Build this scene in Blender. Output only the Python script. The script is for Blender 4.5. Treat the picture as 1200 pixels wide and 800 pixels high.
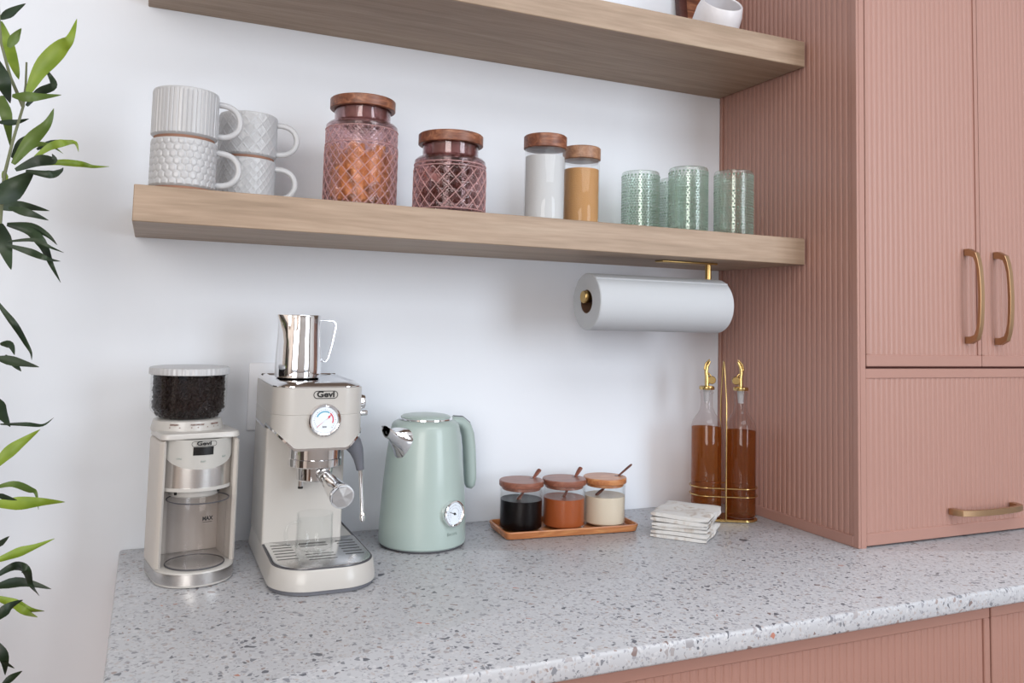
import bpy, bmesh, math, random
from mathutils import Vector, Matrix, Euler
PI = math.pi
R = math.radians
for o in list(bpy.data.objects):
    bpy.data.objects.remove(o)
SC = bpy.context.scene
COL = SC.collection
ZC = 0.92                      # height of the counter top above the floor

# ------------------------------------------------------------------ camera
cam_d = bpy.data.cameras.new('camera')
cam = bpy.data.objects.new('camera', cam_d)
COL.objects.link(cam)
right = Vector((0.9145, -0.4038, 0.0249)); upv = Vector((-0.0518, -0.0560, 0.9971)); fwd = Vector((0.4012, 0.9131, 0.0721))
m = Matrix(((right.x, upv.x, -fwd.x, 0), (right.y, upv.y, -fwd.y, 0), (right.z, upv.z, -fwd.z, 0), (0, 0, 0, 1)))
cam.matrix_world = Matrix.Translation((-1.18999, -1.53096, ZC + 0.39303)) @ m.to_quaternion().to_matrix().to_4x4()
cam_d.sensor_fit = 'HORIZONTAL'
cam_d.sensor_width = 36
cam_d.lens = 962.13 / 1200 * 36
cam_d.shift_x = 0.0
cam_d.shift_y = -(400 - 306.82) / 1200
cam_d.clip_start = 0.02
SC.camera = cam

# ------------------------------------------------------------------ light
w = bpy.data.worlds.new('world'); SC.world = w; w.use_nodes = True
w.node_tree.nodes['Background'].inputs[0].default_value = (0.75, 0.85, 1, 1)
w.node_tree.nodes['Background'].inputs[1].default_value = 0.6
def area(name, loc, rot, sx, sy, power, col):
    l = bpy.data.lights.new(name, 'AREA'); l.shape = 'RECTANGLE'; l.size = sx; l.size_y = sy
    l.energy = power; l.color = col
    o = bpy.data.objects.new(name, l); COL.objects.link(o); o.location = loc; o.rotation_euler = rot
    return o
area('right_window_daylight', (1.0, -3.12, 1.72), (R(90), 0, 0), 1.25, 1.6, 50, (0.85, 0.925, 1.0))
area('left_window_daylight', (-2.45, -3.12, 1.72), (R(90), 0, 0), 1.5, 1.6, 54, (1.0, 0.955, 0.905))
area('overhead_fill_light', (-0.35, -1.9, 2.62), (0, 0, 0), 1.6, 1.2, 27, (0.92, 0.96, 1.0))  # unseen soft fill added overhead, no known lamp there
SC.view_settings.view_transform = 'Standard'
SC.view_settings.look = 'None'
SC.view_settings.gamma = 1.0
SC.view_settings.use_curve_mapping = False
SC.view_settings.exposure = -0.02

# ------------------------------------------------------------------ materials
def srgb(r, g, b):
    f = lambda c: (c / 255 / 12.92) if c / 255 <= 0.04045 else ((c / 255 + 0.055) / 1.055) ** 2.4
    return (f(r), f(g), f(b), 1)
def nmat(name):
    mt = bpy.data.materials.new(name); mt.use_nodes = True
    nt = mt.node_tree
    return mt, nt, nt.nodes['Principled BSDF']
def noise_bump(nt, b, scale, strength, dist=0.001, detail=3, coord='Object', stretch=None):
    tc = nt.nodes.new('ShaderNodeTexCoord'); n = nt.nodes.new('ShaderNodeTexNoise'); bp = nt.nodes.new('ShaderNodeBump')
    n.inputs['Scale'].default_value = scale; n.inputs['Detail'].default_value = detail
    src = tc.outputs[coord]
    if stretch:
        mp = nt.nodes.new('ShaderNodeMapping'); mp.inputs['Scale'].default_value = stretch
        nt.links.new(src, mp.inputs[0]); src = mp.outputs[0]
    nt.links.new(src, n.inputs['Vector'])
    bp.inputs['Strength'].default_value = strength; bp.inputs['Distance'].default_value = dist
    nt.links.new(n.outputs['Fac'], bp.inputs['Height']); nt.links.new(bp.outputs[0], b.inputs['Normal'])
    return n
def plain(name, col, rough=0.5, metal=0.0, spec=0.5, bump=None, coat=0.0, var=0.0):
    mt, nt, b = nmat(name)
    b.inputs['Base Color'].default_value = col
    b.inputs['Roughness'].default_value = rough; b.inputs['Metallic'].default_value = metal
    b.inputs['Specular IOR Level'].default_value = spec
    b.inputs['Coat Weight'].default_value = coat; b.inputs['Coat Roughness'].default_value = 0.08
    if bump: n = noise_bump(nt, b, *bump)
    if var:
        tc = nt.nodes.new('ShaderNodeTexCoord'); n = nt.nodes.new('ShaderNodeTexNoise'); n.inputs['Scale'].default_value = 9
        n.inputs['Detail'].default_value = 4
        hs = nt.nodes.new('ShaderNodeHueSaturation'); hs.inputs['Color'].default_value = col
        mr = nt.nodes.new('ShaderNodeMapRange'); mr.inputs[3].default_value = 1 - var; mr.inputs[4].default_value = 1 + var
        nt.links.new(tc.outputs['Object'], n.inputs['Vector']); nt.links.new(n.outputs['Fac'], mr.inputs[0])
        nt.links.new(mr.outputs[0], hs.inputs['Value']); nt.links.new(hs.outputs[0], b.inputs['Base Color'])
    return mt
def ramp(nt, stops, fac, interp='LINEAR'):
    r = nt.nodes.new('ShaderNodeValToRGB'); r.color_ramp.interpolation = interp
    el = r.color_ramp.elements
    el[0].position, el[0].color = stops[0]; el[1].position, el[1].color = stops[1]
    for p, c in stops[2:]:
        e = el.new(p); e.color = c
    nt.links.new(fac, r.inputs[0])
    return r
def wood(name, c1, c2, c3, scale=(1.2, 14, 14), rough=0.5, fine=1.0, coat=0.0):
    """long-grained wood; grain runs along local x"""
    mt, nt, b = nmat(name)
    tc = nt.nodes.new('ShaderNodeTexCoord'); mp = nt.nodes.new('ShaderNodeMapping'); mp.inputs['Scale'].default_value = scale
    oi = nt.nodes.new('ShaderNodeObjectInfo'); ad = nt.nodes.new('ShaderNodeVectorMath'); ad.operation = 'ADD'
    ml = nt.nodes.new('ShaderNodeMath'); ml.operation = 'MULTIPLY'; ml.inputs[1].default_value = 13
    nt.links.new(oi.outputs['Random'], ml.inputs[0]); nt.links.new(tc.outputs['Object'], mp.inputs[0])
    nt.links.new(mp.outputs[0], ad.inputs[0]); nt.links.new(ml.outputs[0], ad.inputs[1])
    n = nt.nodes.new('ShaderNodeTexNoise'); n.inputs['Scale'].default_value = 1.6; n.inputs['Detail'].default_value = 6
    n.inputs['Roughness'].default_value = 0.6; n.inputs['Distortion'].default_value = 0.9
    n2 = nt.nodes.new('ShaderNodeTexNoise'); n2.inputs['Scale'].default_value = 9 * fine; n2.inputs['Detail'].default_value = 5
    nt.links.new(ad.outputs[0], n.inputs['Vector']); nt.links.new(ad.outputs[0], n2.inputs['Vector'])
    r = ramp(nt, [(0.3, c1), (0.72, c3), (0.52, c2)], n.outputs['Fac'])
    r2 = ramp(nt, [(0.3, (0.86, 0.84, 0.82, 1)), (0.65, (1.04, 1.04, 1.04, 1))], n2.outputs['Fac'])
    mx = nt.nodes.new('ShaderNodeMix'); mx.data_type = 'RGBA'; mx.blend_type = 'MULTIPLY'; mx.inputs[0].default_value = 1
    nt.links.new(r.outputs[0], mx.inputs[6]); nt.links.new(r2.outputs[0], mx.inputs[7])
    nt.links.new(mx.outputs[2], b.inputs['Base Color'])
    b.inputs['Roughness'].default_value = rough; b.inputs['Coat Weight'].default_value = coat
    b.inputs['Coat Roughness'].default_value = 0.15
    bp = nt.nodes.new('ShaderNodeBump'); bp.inputs['Strength'].default_value = 0.15; bp.inputs['Distance'].default_value = 0.0006
    nt.links.new(n2.outputs['Fac'], bp.inputs['Height']); nt.links.new(bp.outputs[0], b.inputs['Normal'])
    return mt
def thin_glass(name, tint, refl=0.9, rough=0.02, glass=0.0, f0=0.035):
    """clear thin wall: light passes straight through with a tint, the surface mirrors by fresnel"""
    mt = bpy.data.materials.new(name); mt.use_nodes = True; nt = mt.node_tree; nt.nodes.clear()
    out = nt.nodes.new('ShaderNodeOutputMaterial'); tr = nt.nodes.new('ShaderNodeBsdfTransparent'); tr.inputs[0].default_value = tint
    gl = nt.nodes.new('ShaderNodeBsdfGlossy'); gl.inputs['Roughness'].default_value = rough
    lw = nt.nodes.new('ShaderNodeLayerWeight'); lw.inputs['Blend'].default_value = 0.5
    fr = nt.nodes.new('ShaderNodeMath'); fr.operation = 'POWER'; fr.inputs[1].default_value = 4.5
    nt.links.new(lw.outputs['Facing'], fr.inputs[0])
    mu = nt.nodes.new('ShaderNodeMath'); mu.operation = 'MULTIPLY_ADD'; mu.inputs[1].default_value = refl; mu.inputs[2].default_value = f0
    mx = nt.nodes.new('ShaderNodeMixShader')
    nt.links.new(fr.outputs[0], mu.inputs[0]); nt.links.new(mu.outputs[0], mx.inputs[0])
    src = tr.outputs[0]
    if glass:
        g = nt.nodes.new('ShaderNodeBsdfGlass'); g.inputs['Color'].default_value = tint; g.inputs['Roughness'].default_value = rough
        g.inputs['IOR'].default_value = 1.42
        m2 = nt.nodes.new('ShaderNodeMixShader'); m2.inputs[0].default_value = glass
        nt.links.new(tr.outputs[0], m2.inputs[1]); nt.links.new(g.outputs[0], m2.inputs[2]); src = m2.outputs[0]
    nt.links.new(src, mx.inputs[1]); nt.links.new(gl.outputs[0], mx.inputs[2]); nt.links.new(mx.outputs[0], out.inputs[0])
    return mt

M = {}
def mk_wall():
    mt, nt, b = nmat('painted_wall'); b.inputs['Base Color'].default_value = srgb(225, 230, 238)
    b.inputs['Roughness'].default_value = 0.65
    noise_bump(nt, b, 110, 0.12, 0.0010, 3)
    return mt
M['wall'] = mk_wall()
M['ceiling'] = plain('ceiling_paint', srgb(235, 233, 230), 0.8)
M['floor'] = wood('oak_floor', srgb(96, 66, 48), srgb(116, 82, 60), srgb(132, 96, 70), (0.8, 6, 6), 0.45)
M['far_wall'] = plain('warm_wall_paint', srgb(206, 202, 198), 0.8)
M['warm_grey'] = plain('warm_grey_paint', srgb(206, 194, 184), 0.8)
M['dark_wall'] = plain('dark_kitchen_panel', srgb(58, 44, 37), 0.45)
M['pink'] = plain('dusty_pink_lacquer', srgb(163, 122, 110), 0.42, spec=0.65)
M['gap'] = plain('gap_shade_pink', srgb(120, 70, 64), 0.8)  # darker pink, paints shade into the gaps around the doors
M['oak'] = wood('white_oak', srgb(144, 124, 104), srgb(163, 141, 121), srgb(172, 152, 132), (1.5, 24, 24), 0.5)
M['walnut'] = wood('walnut', srgb(92, 54, 40), srgb(128, 78, 56), srgb(168, 118, 88), (9, 60, 60), 0.4)
M['acacia'] = wood('acacia', srgb(148, 88, 54), srgb(184, 120, 74), srgb(212, 160, 106), (5, 40, 40), 0.35, coat=0.2)
M['red_lid'] = wood('reddish_wood', srgb(118, 72, 58), srgb(140, 88, 71), srgb(158, 104, 84), (6, 60, 60), 0.38, coat=0.15)
M['spoon_wood'] = wood('reddish_spoon_wood', srgb(98, 50, 36), srgb(124, 66, 48), srgb(146, 84, 62), (20, 90, 90), 0.4)
M['tan_lid'] = wood('tan_lid', srgb(128, 90, 68), srgb(156, 116, 90), srgb(180, 140, 110), (6, 50, 50), 0.4)
M['dark_wood'] = wood('dark_spoon_wood', srgb(70, 36, 28), srgb(96, 52, 40), srgb(120, 70, 52), (20, 90, 90), 0.4)
M['frame_wood'] = wood('frame_wood', srgb(52, 24, 20), srgb(74, 36, 29), srgb(90, 46, 38), (4, 50, 50), 0.45)
M['chrome'] = plain('chrome', (0.82, 0.82, 0.83, 1), 0.06, 1.0)
M['steel'] = plain('brushed_steel', (0.62, 0.60, 0.585, 1), 0.27, 1.0)
M['tray_steel'] = plain('drip_tray_steel', (0.72, 0.72, 0.72, 1), 0.22, 1.0)
M['brass'] = plain('brushed_brass', srgb(190, 160, 104), 0.3, 1.0)
M['bronze'] = plain('satin_bronze', srgb(176, 144, 112), 0.36, 1.0)
M['gold'] = plain('polished_gold', srgb(208, 180, 122), 0.2, 1.0)
M['cream'] = plain('cream_enamel', srgb(183, 180, 176), 0.32, coat=0.15)
M['cream_side'] = plain('cream_plastic', srgb(189, 183, 177), 0.42)
M['panel'] = plain('grey_cream_panel', srgb(177, 175, 171), 0.35)
M['mint'] = plain('mint_enamel', srgb(162, 178, 174), 0.33, coat=0.2)
M['grey_rubber'] = plain('grey_rubber', srgb(98, 100, 108), 0.55)
M['dark_grey'] = plain('dark_grey_plastic', srgb(70, 70, 76), 0.5)
M['black'] = plain('black_plastic', srgb(14, 13, 14), 0.25)
M['ink'] = plain('black_ink', srgb(26, 25, 26), 0.6)
M['grey_ink'] = plain('grey_ink', srgb(140, 154, 150), 0.6)
M['brown_ink'] = plain('brown_ink', srgb(120, 92, 84), 0.6)
M['dial'] = plain('dial_face', srgb(222, 230, 240), 0.4)
M['teal'] = plain('teal_print', srgb(70, 160, 190), 0.5)
M['red'] = plain('red_print', srgb(205, 62, 84), 0.5)
M['mug'] = plain('white_glazed_stoneware', srgb(180, 181, 184), 0.32, coat=0.12)
M['mug_foot'] = plain('unglazed_clay', srgb(150, 112, 94), 0.85)
M['paper'] = plain('paper_towel', srgb(187, 191, 196), 0.95, bump=(500, 0.3, 0.0006, 2))
M['core'] = plain('cardboard_core', srgb(92, 66, 50), 0.9)
M['outlet'] = plain('outlet_plastic', srgb(232, 236, 244), 0.4)
M['glass'] = thin_glass('clear_glass', (0.985, 0.99, 0.99, 1), 0.6, 0.02, 0.0, 0.018)
M['smoke_plastic'] = thin_glass('smoky_clear_plastic', (0.98, 0.972, 0.972, 1), 0.5, 0.02, 0.0, 0.02)
M['pink_glass'] = thin_glass('pink_pressed_glass', (0.93, 0.83, 0.84, 1), 0.9, 0.015, 0.5)
M['green_glass'] = thin_glass('green_beaded_glass', (0.935, 0.965, 0.945, 1), 0.9, 0.02, 0.35)
M['bottle_glass'] = thin_glass('bottle_glass', (0.95, 0.93, 0.93, 1), 1.0, 0.02, 0.0, 0.035)
def gem(name, col, a):
    mt, nt, b = nmat(name); b.inputs['Base Color'].default_value = col; b.inputs['Roughness'].default_value = 0.22; b.inputs['Specular IOR Level'].default_value = 0.7
    tr = nt.nodes.new('ShaderNodeBsdfTransparent'); tr.inputs[0].default_value = col; mx = nt.nodes.new('ShaderNodeMixShader'); mx.inputs[0].default_value = a
    nt.links.new(tr.outputs[0], mx.inputs[1]); nt.links.new(b.outputs[0], mx.inputs[2]); nt.links.new(mx.outputs[0], nt.nodes['Material Output'].inputs[0])
    return mt
M['green_bead'] = gem('green_glass_bead', srgb(160, 188, 172), 0.5)
M['pink_ridge_glint'] = gem('pink_glass_ridge_glint', srgb(234, 198, 196), 0.45)  # paler than the glass, highlights painted onto the cut ridges
M['white_pot'] = plain('white_ceramic', srgb(222, 220, 224), 0.4)
M['salt'] = plain('white_crystals', srgb(194, 196, 199), 0.9, bump=(900, 0.4, 0.001, 2))
M['sugar'] = plain('brown_sugar', srgb(186, 141, 93), 0.9, bump=(700, 0.6, 0.002, 3), var=0.18)
M['pasta'] = plain('dry_pasta', srgb(226, 176, 104), 0.55, var=0.12)
M['choc'] = plain('dark_wrapped_candy', srgb(84, 44, 36), 0.35, var=0.3)
M['choc2'] = plain('pale_wrapped_candy', srgb(214, 188, 182), 0.4, var=0.1)
M['bean'] = plain('roasted_bean', srgb(26, 15, 14), 0.6, spec=0.2, var=0.3)
M['syrup_dark'] = plain('black_syrup', srgb(12, 6, 6), 0.3, spec=0.1)
M['syrup_caramel'] = plain('caramel_syrup', srgb(150, 78, 42), 0.3, spec=0.2)
M['syrup_cream'] = plain('cream_syrup', srgb(204, 192, 174), 0.3, spec=0.2)
def mk_amber():
    mt = bpy.data.materials.new('amber_syrup'); mt.use_nodes = True; nt = mt.node_tree; nt.nodes.clear()
    out = nt.nodes.new('ShaderNodeOutputMaterial')
    tr = nt.nodes.new('ShaderNodeBsdfTransparent'); tr.inputs[0].default_value = (0.86, 0.55, 0.25, 1)
    di = nt.nodes.new('ShaderNodeBsdfDiffuse'); di.inputs[0].default_value = srgb(138, 86, 44)
    tl = nt.nodes.new('ShaderNodeBsdfTranslucent'); tl.inputs[0].default_value = srgb(190, 120, 58)
    a = nt.nodes.new('ShaderNodeMixShader'); a.inputs[0].default_value = 0.5
    nt.links.new(di.outputs[0], a.inputs[1]); nt.links.new(tl.outputs[0], a.inputs[2])
    c = nt.nodes.new('ShaderNodeMixShader'); c.inputs[0].default_value = 0.45
    nt.links.new(tr.outputs[0], c.inputs[1]); nt.links.new(a.outputs[0], c.inputs[2]); nt.links.new(c.outputs[0], out.inputs[0])
    return mt
M['amber'] = mk_amber()
def mk_leaf(name, c1, c2):
    mt = bpy.data.materials.new(name); mt.use_nodes = True; nt = mt.node_tree; b = nt.nodes['Principled BSDF']; out = nt.nodes['Material Output']
    tc = nt.nodes.new('ShaderNodeTexCoord'); n = nt.nodes.new('ShaderNodeTexNoise'); n.inputs['Scale'].default_value = 30
    nt.links.new(tc.outputs['Object'], n.inputs['Vector'])
    r = ramp(nt, [(0.3, c1), (0.7, c2)], n.outputs['Fac']); nt.links.new(r.outputs[0], b.inputs['Base Color'])
    b.inputs['Roughness'].default_value = 0.45
    tl = nt.nodes.new('ShaderNodeBsdfTranslucent'); nt.links.new(r.outputs[0], tl.inputs[0])
    mx = nt.nodes.new('ShaderNodeMixShader'); mx.inputs[0].default_value = 0.25
    nt.links.new(b.outputs[0], mx.inputs[1]); nt.links.new(tl.outputs[0], mx.inputs[2]); nt.links.new(mx.outputs[0], out.inputs[0])
    return mt
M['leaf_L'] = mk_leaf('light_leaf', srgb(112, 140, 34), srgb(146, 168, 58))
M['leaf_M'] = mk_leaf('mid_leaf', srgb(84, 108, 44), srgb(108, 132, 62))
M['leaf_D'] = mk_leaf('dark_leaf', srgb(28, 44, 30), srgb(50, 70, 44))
M['twig'] = plain('grey_green_twig', srgb(110, 116, 88), 0.7, var=0.2)
M['soil'] = plain('dark_soil', srgb(52, 40, 34), 0.95, bump=(120, 0.8, 0.01, 4))

def mk_terrazzo():
    mt, nt, b = nmat('terrazzo')
    tc = nt.nodes.new('ShaderNodeTexCoord')
    wn = nt.nodes.new('ShaderNodeTexNoise'); wn.inputs['Scale'].default_value = 45; wn.inputs['Detail'].default_value = 2
    nt.links.new(tc.outputs['Object'], wn.inputs['Vector'])
    ws = nt.nodes.new('ShaderNodeVectorMath'); ws.operation = 'MULTIPLY_ADD'
    ws.inputs[1].default_value = (0.010, 0.010, 0.010)
    nt.links.new(wn.outputs['Color'], ws.inputs[0]); nt.links.new(tc.outputs['Object'], ws.inputs[2])
    base = srgb(184, 186, 191)
    # (cells per metre, joint width, share of cells that hold a chip, palette)
    layers = [
        (240, 0.12, 0.50, [(0.0, srgb(166, 167, 173)), (0.30, srgb(192, 193, 197)), (0.55, srgb(154, 155, 162)), (0.8, srgb(176, 170, 170))]),
        (160, 0.18, 0.27, [(0.0, srgb(126, 128, 135)), (0.30, srgb(152, 153, 160)), (0.58, srgb(194, 195, 199)), (0.86, srgb(152, 139, 137))]),
        (108, 0.22, 0.15, [(0.0, srgb(100, 102, 110)), (0.36, srgb(132, 134, 141)), (0.62, srgb(160, 156, 158)), (0.82, srgb(130, 114, 112)), (0.98, srgb(180, 126, 110))]),
        (70, 0.28, 0.055, [(0.0, srgb(98, 100, 108)), (0.5, srgb(150, 149, 153)), (0.97, srgb(176, 132, 118))]),
    ]
    cur = None
    for k, (sc, th, share, pal) in enumerate(layers):
        ofs = nt.nodes.new('ShaderNodeVectorMath'); ofs.operation = 'ADD'; ofs.inputs[1].default_value = (k * 3.7, k * 1.9, k * 2.3)
        nt.links.new(ws.outputs[0], ofs.inputs[0])
        v = nt.nodes.new('ShaderNodeTexVoronoi'); e = nt.nodes.new('ShaderNodeTexVoronoi'); e.feature = 'DISTANCE_TO_EDGE'
        for q in (v, e):
            q.inputs['Scale'].default_value = sc; q.inputs['Randomness'].default_value = 1
            nt.links.new(ofs.outputs[0], q.inputs['Vector'])
        sep = nt.nodes.new('ShaderNodeSeparateColor'); nt.links.new(v.outputs['Color'], sep.inputs[0])
        rad = nt.nodes.new('ShaderNodeMapRange'); rad.inputs[3].default_value = th * 0.5; rad.inputs[4].default_value = th * 1.5
        nt.links.new(sep.outputs[2], rad.inputs[0])
        lt = nt.nodes.new('ShaderNodeMath'); lt.operation = 'GREATER_THAN'; nt.links.new(e.outputs['Distance'], lt.inputs[0]); nt.links.new(rad.outputs[0], lt.inputs[1])
        sh = nt.nodes.new('ShaderNodeMath'); sh.operation = 'LESS_THAN'; sh.inputs[1].default_value = share
        nt.links.new(sep.outputs[0], sh.inputs[0])
        mu = nt.nodes.new('ShaderNodeMath'); mu.operation = 'MULTIPLY'; nt.links.new(lt.outputs[0], mu.inputs[0]); nt.links.new(sh.outputs[0], mu.inputs[1])
        r = ramp(nt, pal, sep.outputs[1], 'CONSTANT')
        mx = nt.nodes.new('ShaderNodeMix'); mx.data_type = 'RGBA'
        nt.links.new(mu.outputs[0], mx.inputs[0])
        if cur is None: mx.inputs[6].default_value = base
        else: nt.links.new(cur, mx.inputs[6])
        nt.links.new(r.outputs[0], mx.inputs[7]); cur = mx.outputs[2]
    nt.links.new(cur, b.inputs['Base Color'])
    b.inputs['Roughness'].default_value = 0.33; b.inputs['Specular IOR Level'].default_value = 0.4
    return mt
M['terrazzo'] = mk_terrazzo()
def mk_cloth():
    mt, nt, b = nmat('marbled_cotton')
    tc = nt.nodes.new('ShaderNodeTexCoord'); n = nt.nodes.new('ShaderNodeTexNoise'); n.inputs['Scale'].default_value = 34; n.inputs['Detail'].default_value = 3
    n.inputs['Distortion'].default_value = 1.5
    nt.links.new(tc.outputs['Object'], n.inputs['Vector'])
    r = ramp(nt, [(0.30, srgb(178, 168, 160)), (0.62, srgb(212, 211, 210)), (0.40, srgb(198, 191, 185)), (0.47, srgb(208, 206, 203))], n.outputs['Fac'])
    nt.links.new(r.outputs[0], b.inputs['Base Color']); b.inputs['Roughness'].default_value = 0.9
    bp = nt.nodes.new('ShaderNodeBump'); w2 = nt.nodes.new('ShaderNodeTexNoise'); w2.inputs['Scale'].default_value = 400
    nt.links.new(tc.outputs['Object'], w2.inputs['Vector']); nt.links.new(w2.outputs['Fac'], bp.inputs['Height'])
    bp.inputs['Strength'].default_value = 0.3; bp.inputs['Distance'].default_value = 0.0005; nt.links.new(bp.outputs[0], b.inputs['Normal'])
    return mt
M['cloth'] = mk_cloth()
M['plug'] = plain('mauve_brown_plug', srgb(120, 84, 80), 0.4)

# ------------------------------------------------------------------ mesh helpers
class MB:
    def __init__(s): s.v = []; s.f = []; s.mi = []
    def add(s, verts, faces, mi=0):
        o = len(s.v); s.v += [tuple(p) for p in verts]; s.f += [tuple(i + o for i in f) for f in faces]; s.mi += [mi] * len(faces)
        return s
    def addbm(s, bm, mi=0, mat=None):
        bm.verts.index_update()
        s.add([(mat @ v.co if mat else v.co) for v in bm.verts], [[v.index for v in f.verts] for f in bm.faces], mi); bm.free(); return s
    def box(s, cx, cy, cz, sx, sy, sz, bev=0.0, mi=0, mat=None, seg=2):
        bm = bmesh.new(); bmesh.ops.create_cube(bm, size=1)
        bmesh.ops.scale(bm, vec=(sx, sy, sz), verts=bm.verts); bmesh.ops.translate(bm, vec=(cx, cy, cz), verts=bm.verts)
        if bev: bmesh.ops.bevel(bm, geom=bm.edges[:], offset=bev, segments=seg, affect='EDGES', profile=0.5)
        return s.addbm(bm, mi, mat)
    def bb(s, x0, x1, y0, y1, z0, z1, bev=0.0, mi=0, seg=2):
        return s.box((x0 + x1) / 2, (y0 + y1) / 2, (z0 + z1) / 2, x1 - x0, y1 - y0, z1 - z0, bev, mi, None, seg)
    def lathe(s, prof, n=48, mi=0, fn=None, mat=None, sub=1, c=(0, 0)):
        """prof: (r, z) list; fn(theta, i, r, z) -> r"""
        V = []; F = []
        if sub > 1:
            q = []
            for a, b in zip(prof[:-1], prof[1:]):
                for k in range(sub): q.append((a[0] + (b[0] - a[0]) * k / sub, a[1] + (b[1] - a[1]) * k / sub))
            q.append(prof[-1]); prof = q
        rings = []
        for i, (r, z) in enumerate(prof):
            if r < 1e-6: rings.append([len(V)]); V.append(Vector((c[0], c[1], z))); continue
            ring = []
            for k in range(n):
                t = 2 * PI * k / n; rr = fn(t, i, r, z) if fn else r
                ring.append(len(V)); V.append(Vector((c[0] + rr * math.cos(t), c[1] + rr * math.sin(t), z)))
            rings.append(ring)
        for a, b in zip(rings[:-1], rings[1:]):
            if len(a) == 1 and len(b) == 1: continue
            for k in range(n):
                j = (k + 1) % n
                if len(a) == 1: F.append((a[0], b[j], b[k]))
                elif len(b) == 1: F.append((a[k], a[j], b[0]))
                else: F.append((a[k], a[j], b[j], b[k]))
        if mat: V = [mat @ p for p in V]
        return s.add(V, F, mi)
    def tube(s, pts, r, n=12, mi=0, cap=True, closed=False, flat=1.0):
        pts = [Vector(p) for p in pts]; N = len(pts)
        rs = r if isinstance(r, (list, tuple)) else [r] * N
        V = []; F = []; up = None
        for i, p in enumerate(pts):
            if closed: d = pts[(i + 1) % N] - pts[i - 1]
            else: d = pts[min(i + 1, N - 1)] - pts[max(i - 1, 0)]
            d.normalize()
            if up is None:
                up = Vector((0, 0, 1)) if abs(d.z) < 0.9 else Vector((1, 0, 0))
            a = d.cross(up).normalized(); up = a.cross(d).normalized()
            for k in range(n):
                t = 2 * PI * k / n
                V.append(p + a * (rs[i] * math.cos(t)) + up * (rs[i] * flat * math.sin(t)))
        for i in range(N if closed else N - 1):
            j = (i + 1) % N
            for k in range(n):
                l = (k + 1) % n; F.append((i * n + k, j * n + k, j * n + l, i * n + l))
        if cap and not closed: F.append(tuple(range(n))); F.append(tuple((N - 1) * n + k for k in reversed(range(n))))
        return s.add(V, F, mi)
    def loft(s, loops, cap0=True, cap1=True, mi=0):
        """loops of equal length, joined in order"""
        n = len(loops[0]); V = [Vector(p) for l in loops for p in l]; F = []
        for i in range(len(loops) - 1):
            for k in range(n):
                j = (k + 1) % n; F.append((i * n + k, i * n + j, (i + 1) * n + j, (i + 1) * n + k))
        def cap(base, rev):
            c = sum((V[base + k] for k in range(n)), Vector()) / n; V.append(c); ci = len(V) - 1
            for k in range(n):
                j = (k + 1) % n; F.append((ci, base + k, base + j) if not rev else (ci, base + j, base + k))
        if cap0: cap(0, True)
        if cap1: cap((len(loops) - 1) * n, False)
        return s.add(V, F, mi)
    def sweep(s, path, frames, w, h, mi=0):
        """rectangular bar: path points, per-point side vector; width along side, thickness along normal"""
        loops = []
        for i, p in enumerate(path):
            p = Vector(p); d = (Vector(path[min(i + 1, len(path) - 1)]) - Vector(path[max(i - 1, 0)])).normalized()
            sd = Vector(frames).normalized(); nn = d.cross(sd).normalized()
            b = min(w, h) * 0.18
            q = [(-w / 2, -h / 2 + b), (-w / 2 + b, -h / 2), (w / 2 - b, -h / 2), (w / 2, -h / 2 + b), (w / 2, h / 2 - b), (w / 2 - b, h / 2), (-w / 2 + b, h / 2), (-w / 2, h / 2 - b)]
            loops.append([p + sd * a + nn * c for a, c in q])
        return s.loft(loops, mi=mi)
    def build(s, name, mats, parent=None, angle=35, loc=None):
        me = bpy.data.meshes.new(name); me.from_pydata(s.v, [], s.f)
        if not isinstance(mats, (list, tuple)): mats = [mats]
        for mm in mats: me.materials.append(M[mm] if isinstance(mm, str) else mm)
        me.polygons.foreach_set('material_index', s.mi)
        bm = bmesh.new(); bm.from_mesh(me); bmesh.ops.recalc_face_normals(bm, faces=bm.faces); bm.to_mesh(me); bm.free()
        me.polygons.foreach_set('use_smooth', [True] * len(me.polygons))
        me.set_sharp_from_angle(angle=R(angle)); me.update()
        return obj(name, me, parent, loc)
def obj(name, me, parent=None, loc=None):
    o = bpy.data.objects.new(name, me); COL.objects.link(o)
    if parent: o.parent = parent
    if loc: o.location = loc
    return o
def empty(name, loc, rz=0.0):
    o = bpy.data.objects.new(name, None); COL.objects.link(o); o.location = loc; o.rotation_euler = (0, 0, rz)
    o.empty_display_size = 0.05
    return o
def tag(o, label, cat, group=None, kind=None):
    if label: o['label'] = label
    if cat: o['category'] = cat
    if group: o['group'] = group
    if kind: o['kind'] = kind
    return o
def struct(o): o['kind'] = 'structure'; return o
def kids(o): return [c for c in bpy.data.objects if c.parent == o]
def copy_tree(o, parent=None):
    c = o.copy(); COL.objects.link(c); c.parent = parent
    for ch in kids(o): copy_tree(ch, c)
    return c
def text(body, size, name, mt, parent, mat, bold=0.0, width=None, depth=0.0002):
    cu = bpy.data.curves.new('t', 'FONT'); cu.body = body; cu.size = size; cu.align_x = 'CENTER'; cu.align_y = 'CENTER'
    cu.extrude = depth; cu.offset = bold; cu.resolution_u = 3
    t = bpy.data.objects.new('t', cu); COL.objects.link(t)
    bpy.context.view_layer.update()
    dg = bpy.context.evaluated_depsgraph_get(); me = bpy.data.meshes.new_from_object(t.evaluated_get(dg))
    bpy.data.objects.remove(t); bpy.data.curves.remove(cu)
    xs = [v.co.x for v in me.vertices]; k = 1.0
    if width: k = width / max(1e-6, max(xs) - min(xs))
    sc = Matrix.Diagonal((k, 1, 1, 1))
    me.transform(mat @ sc); me.materials.clear(); me.materials.append(M[mt])
    return obj(name, me, parent)
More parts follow.
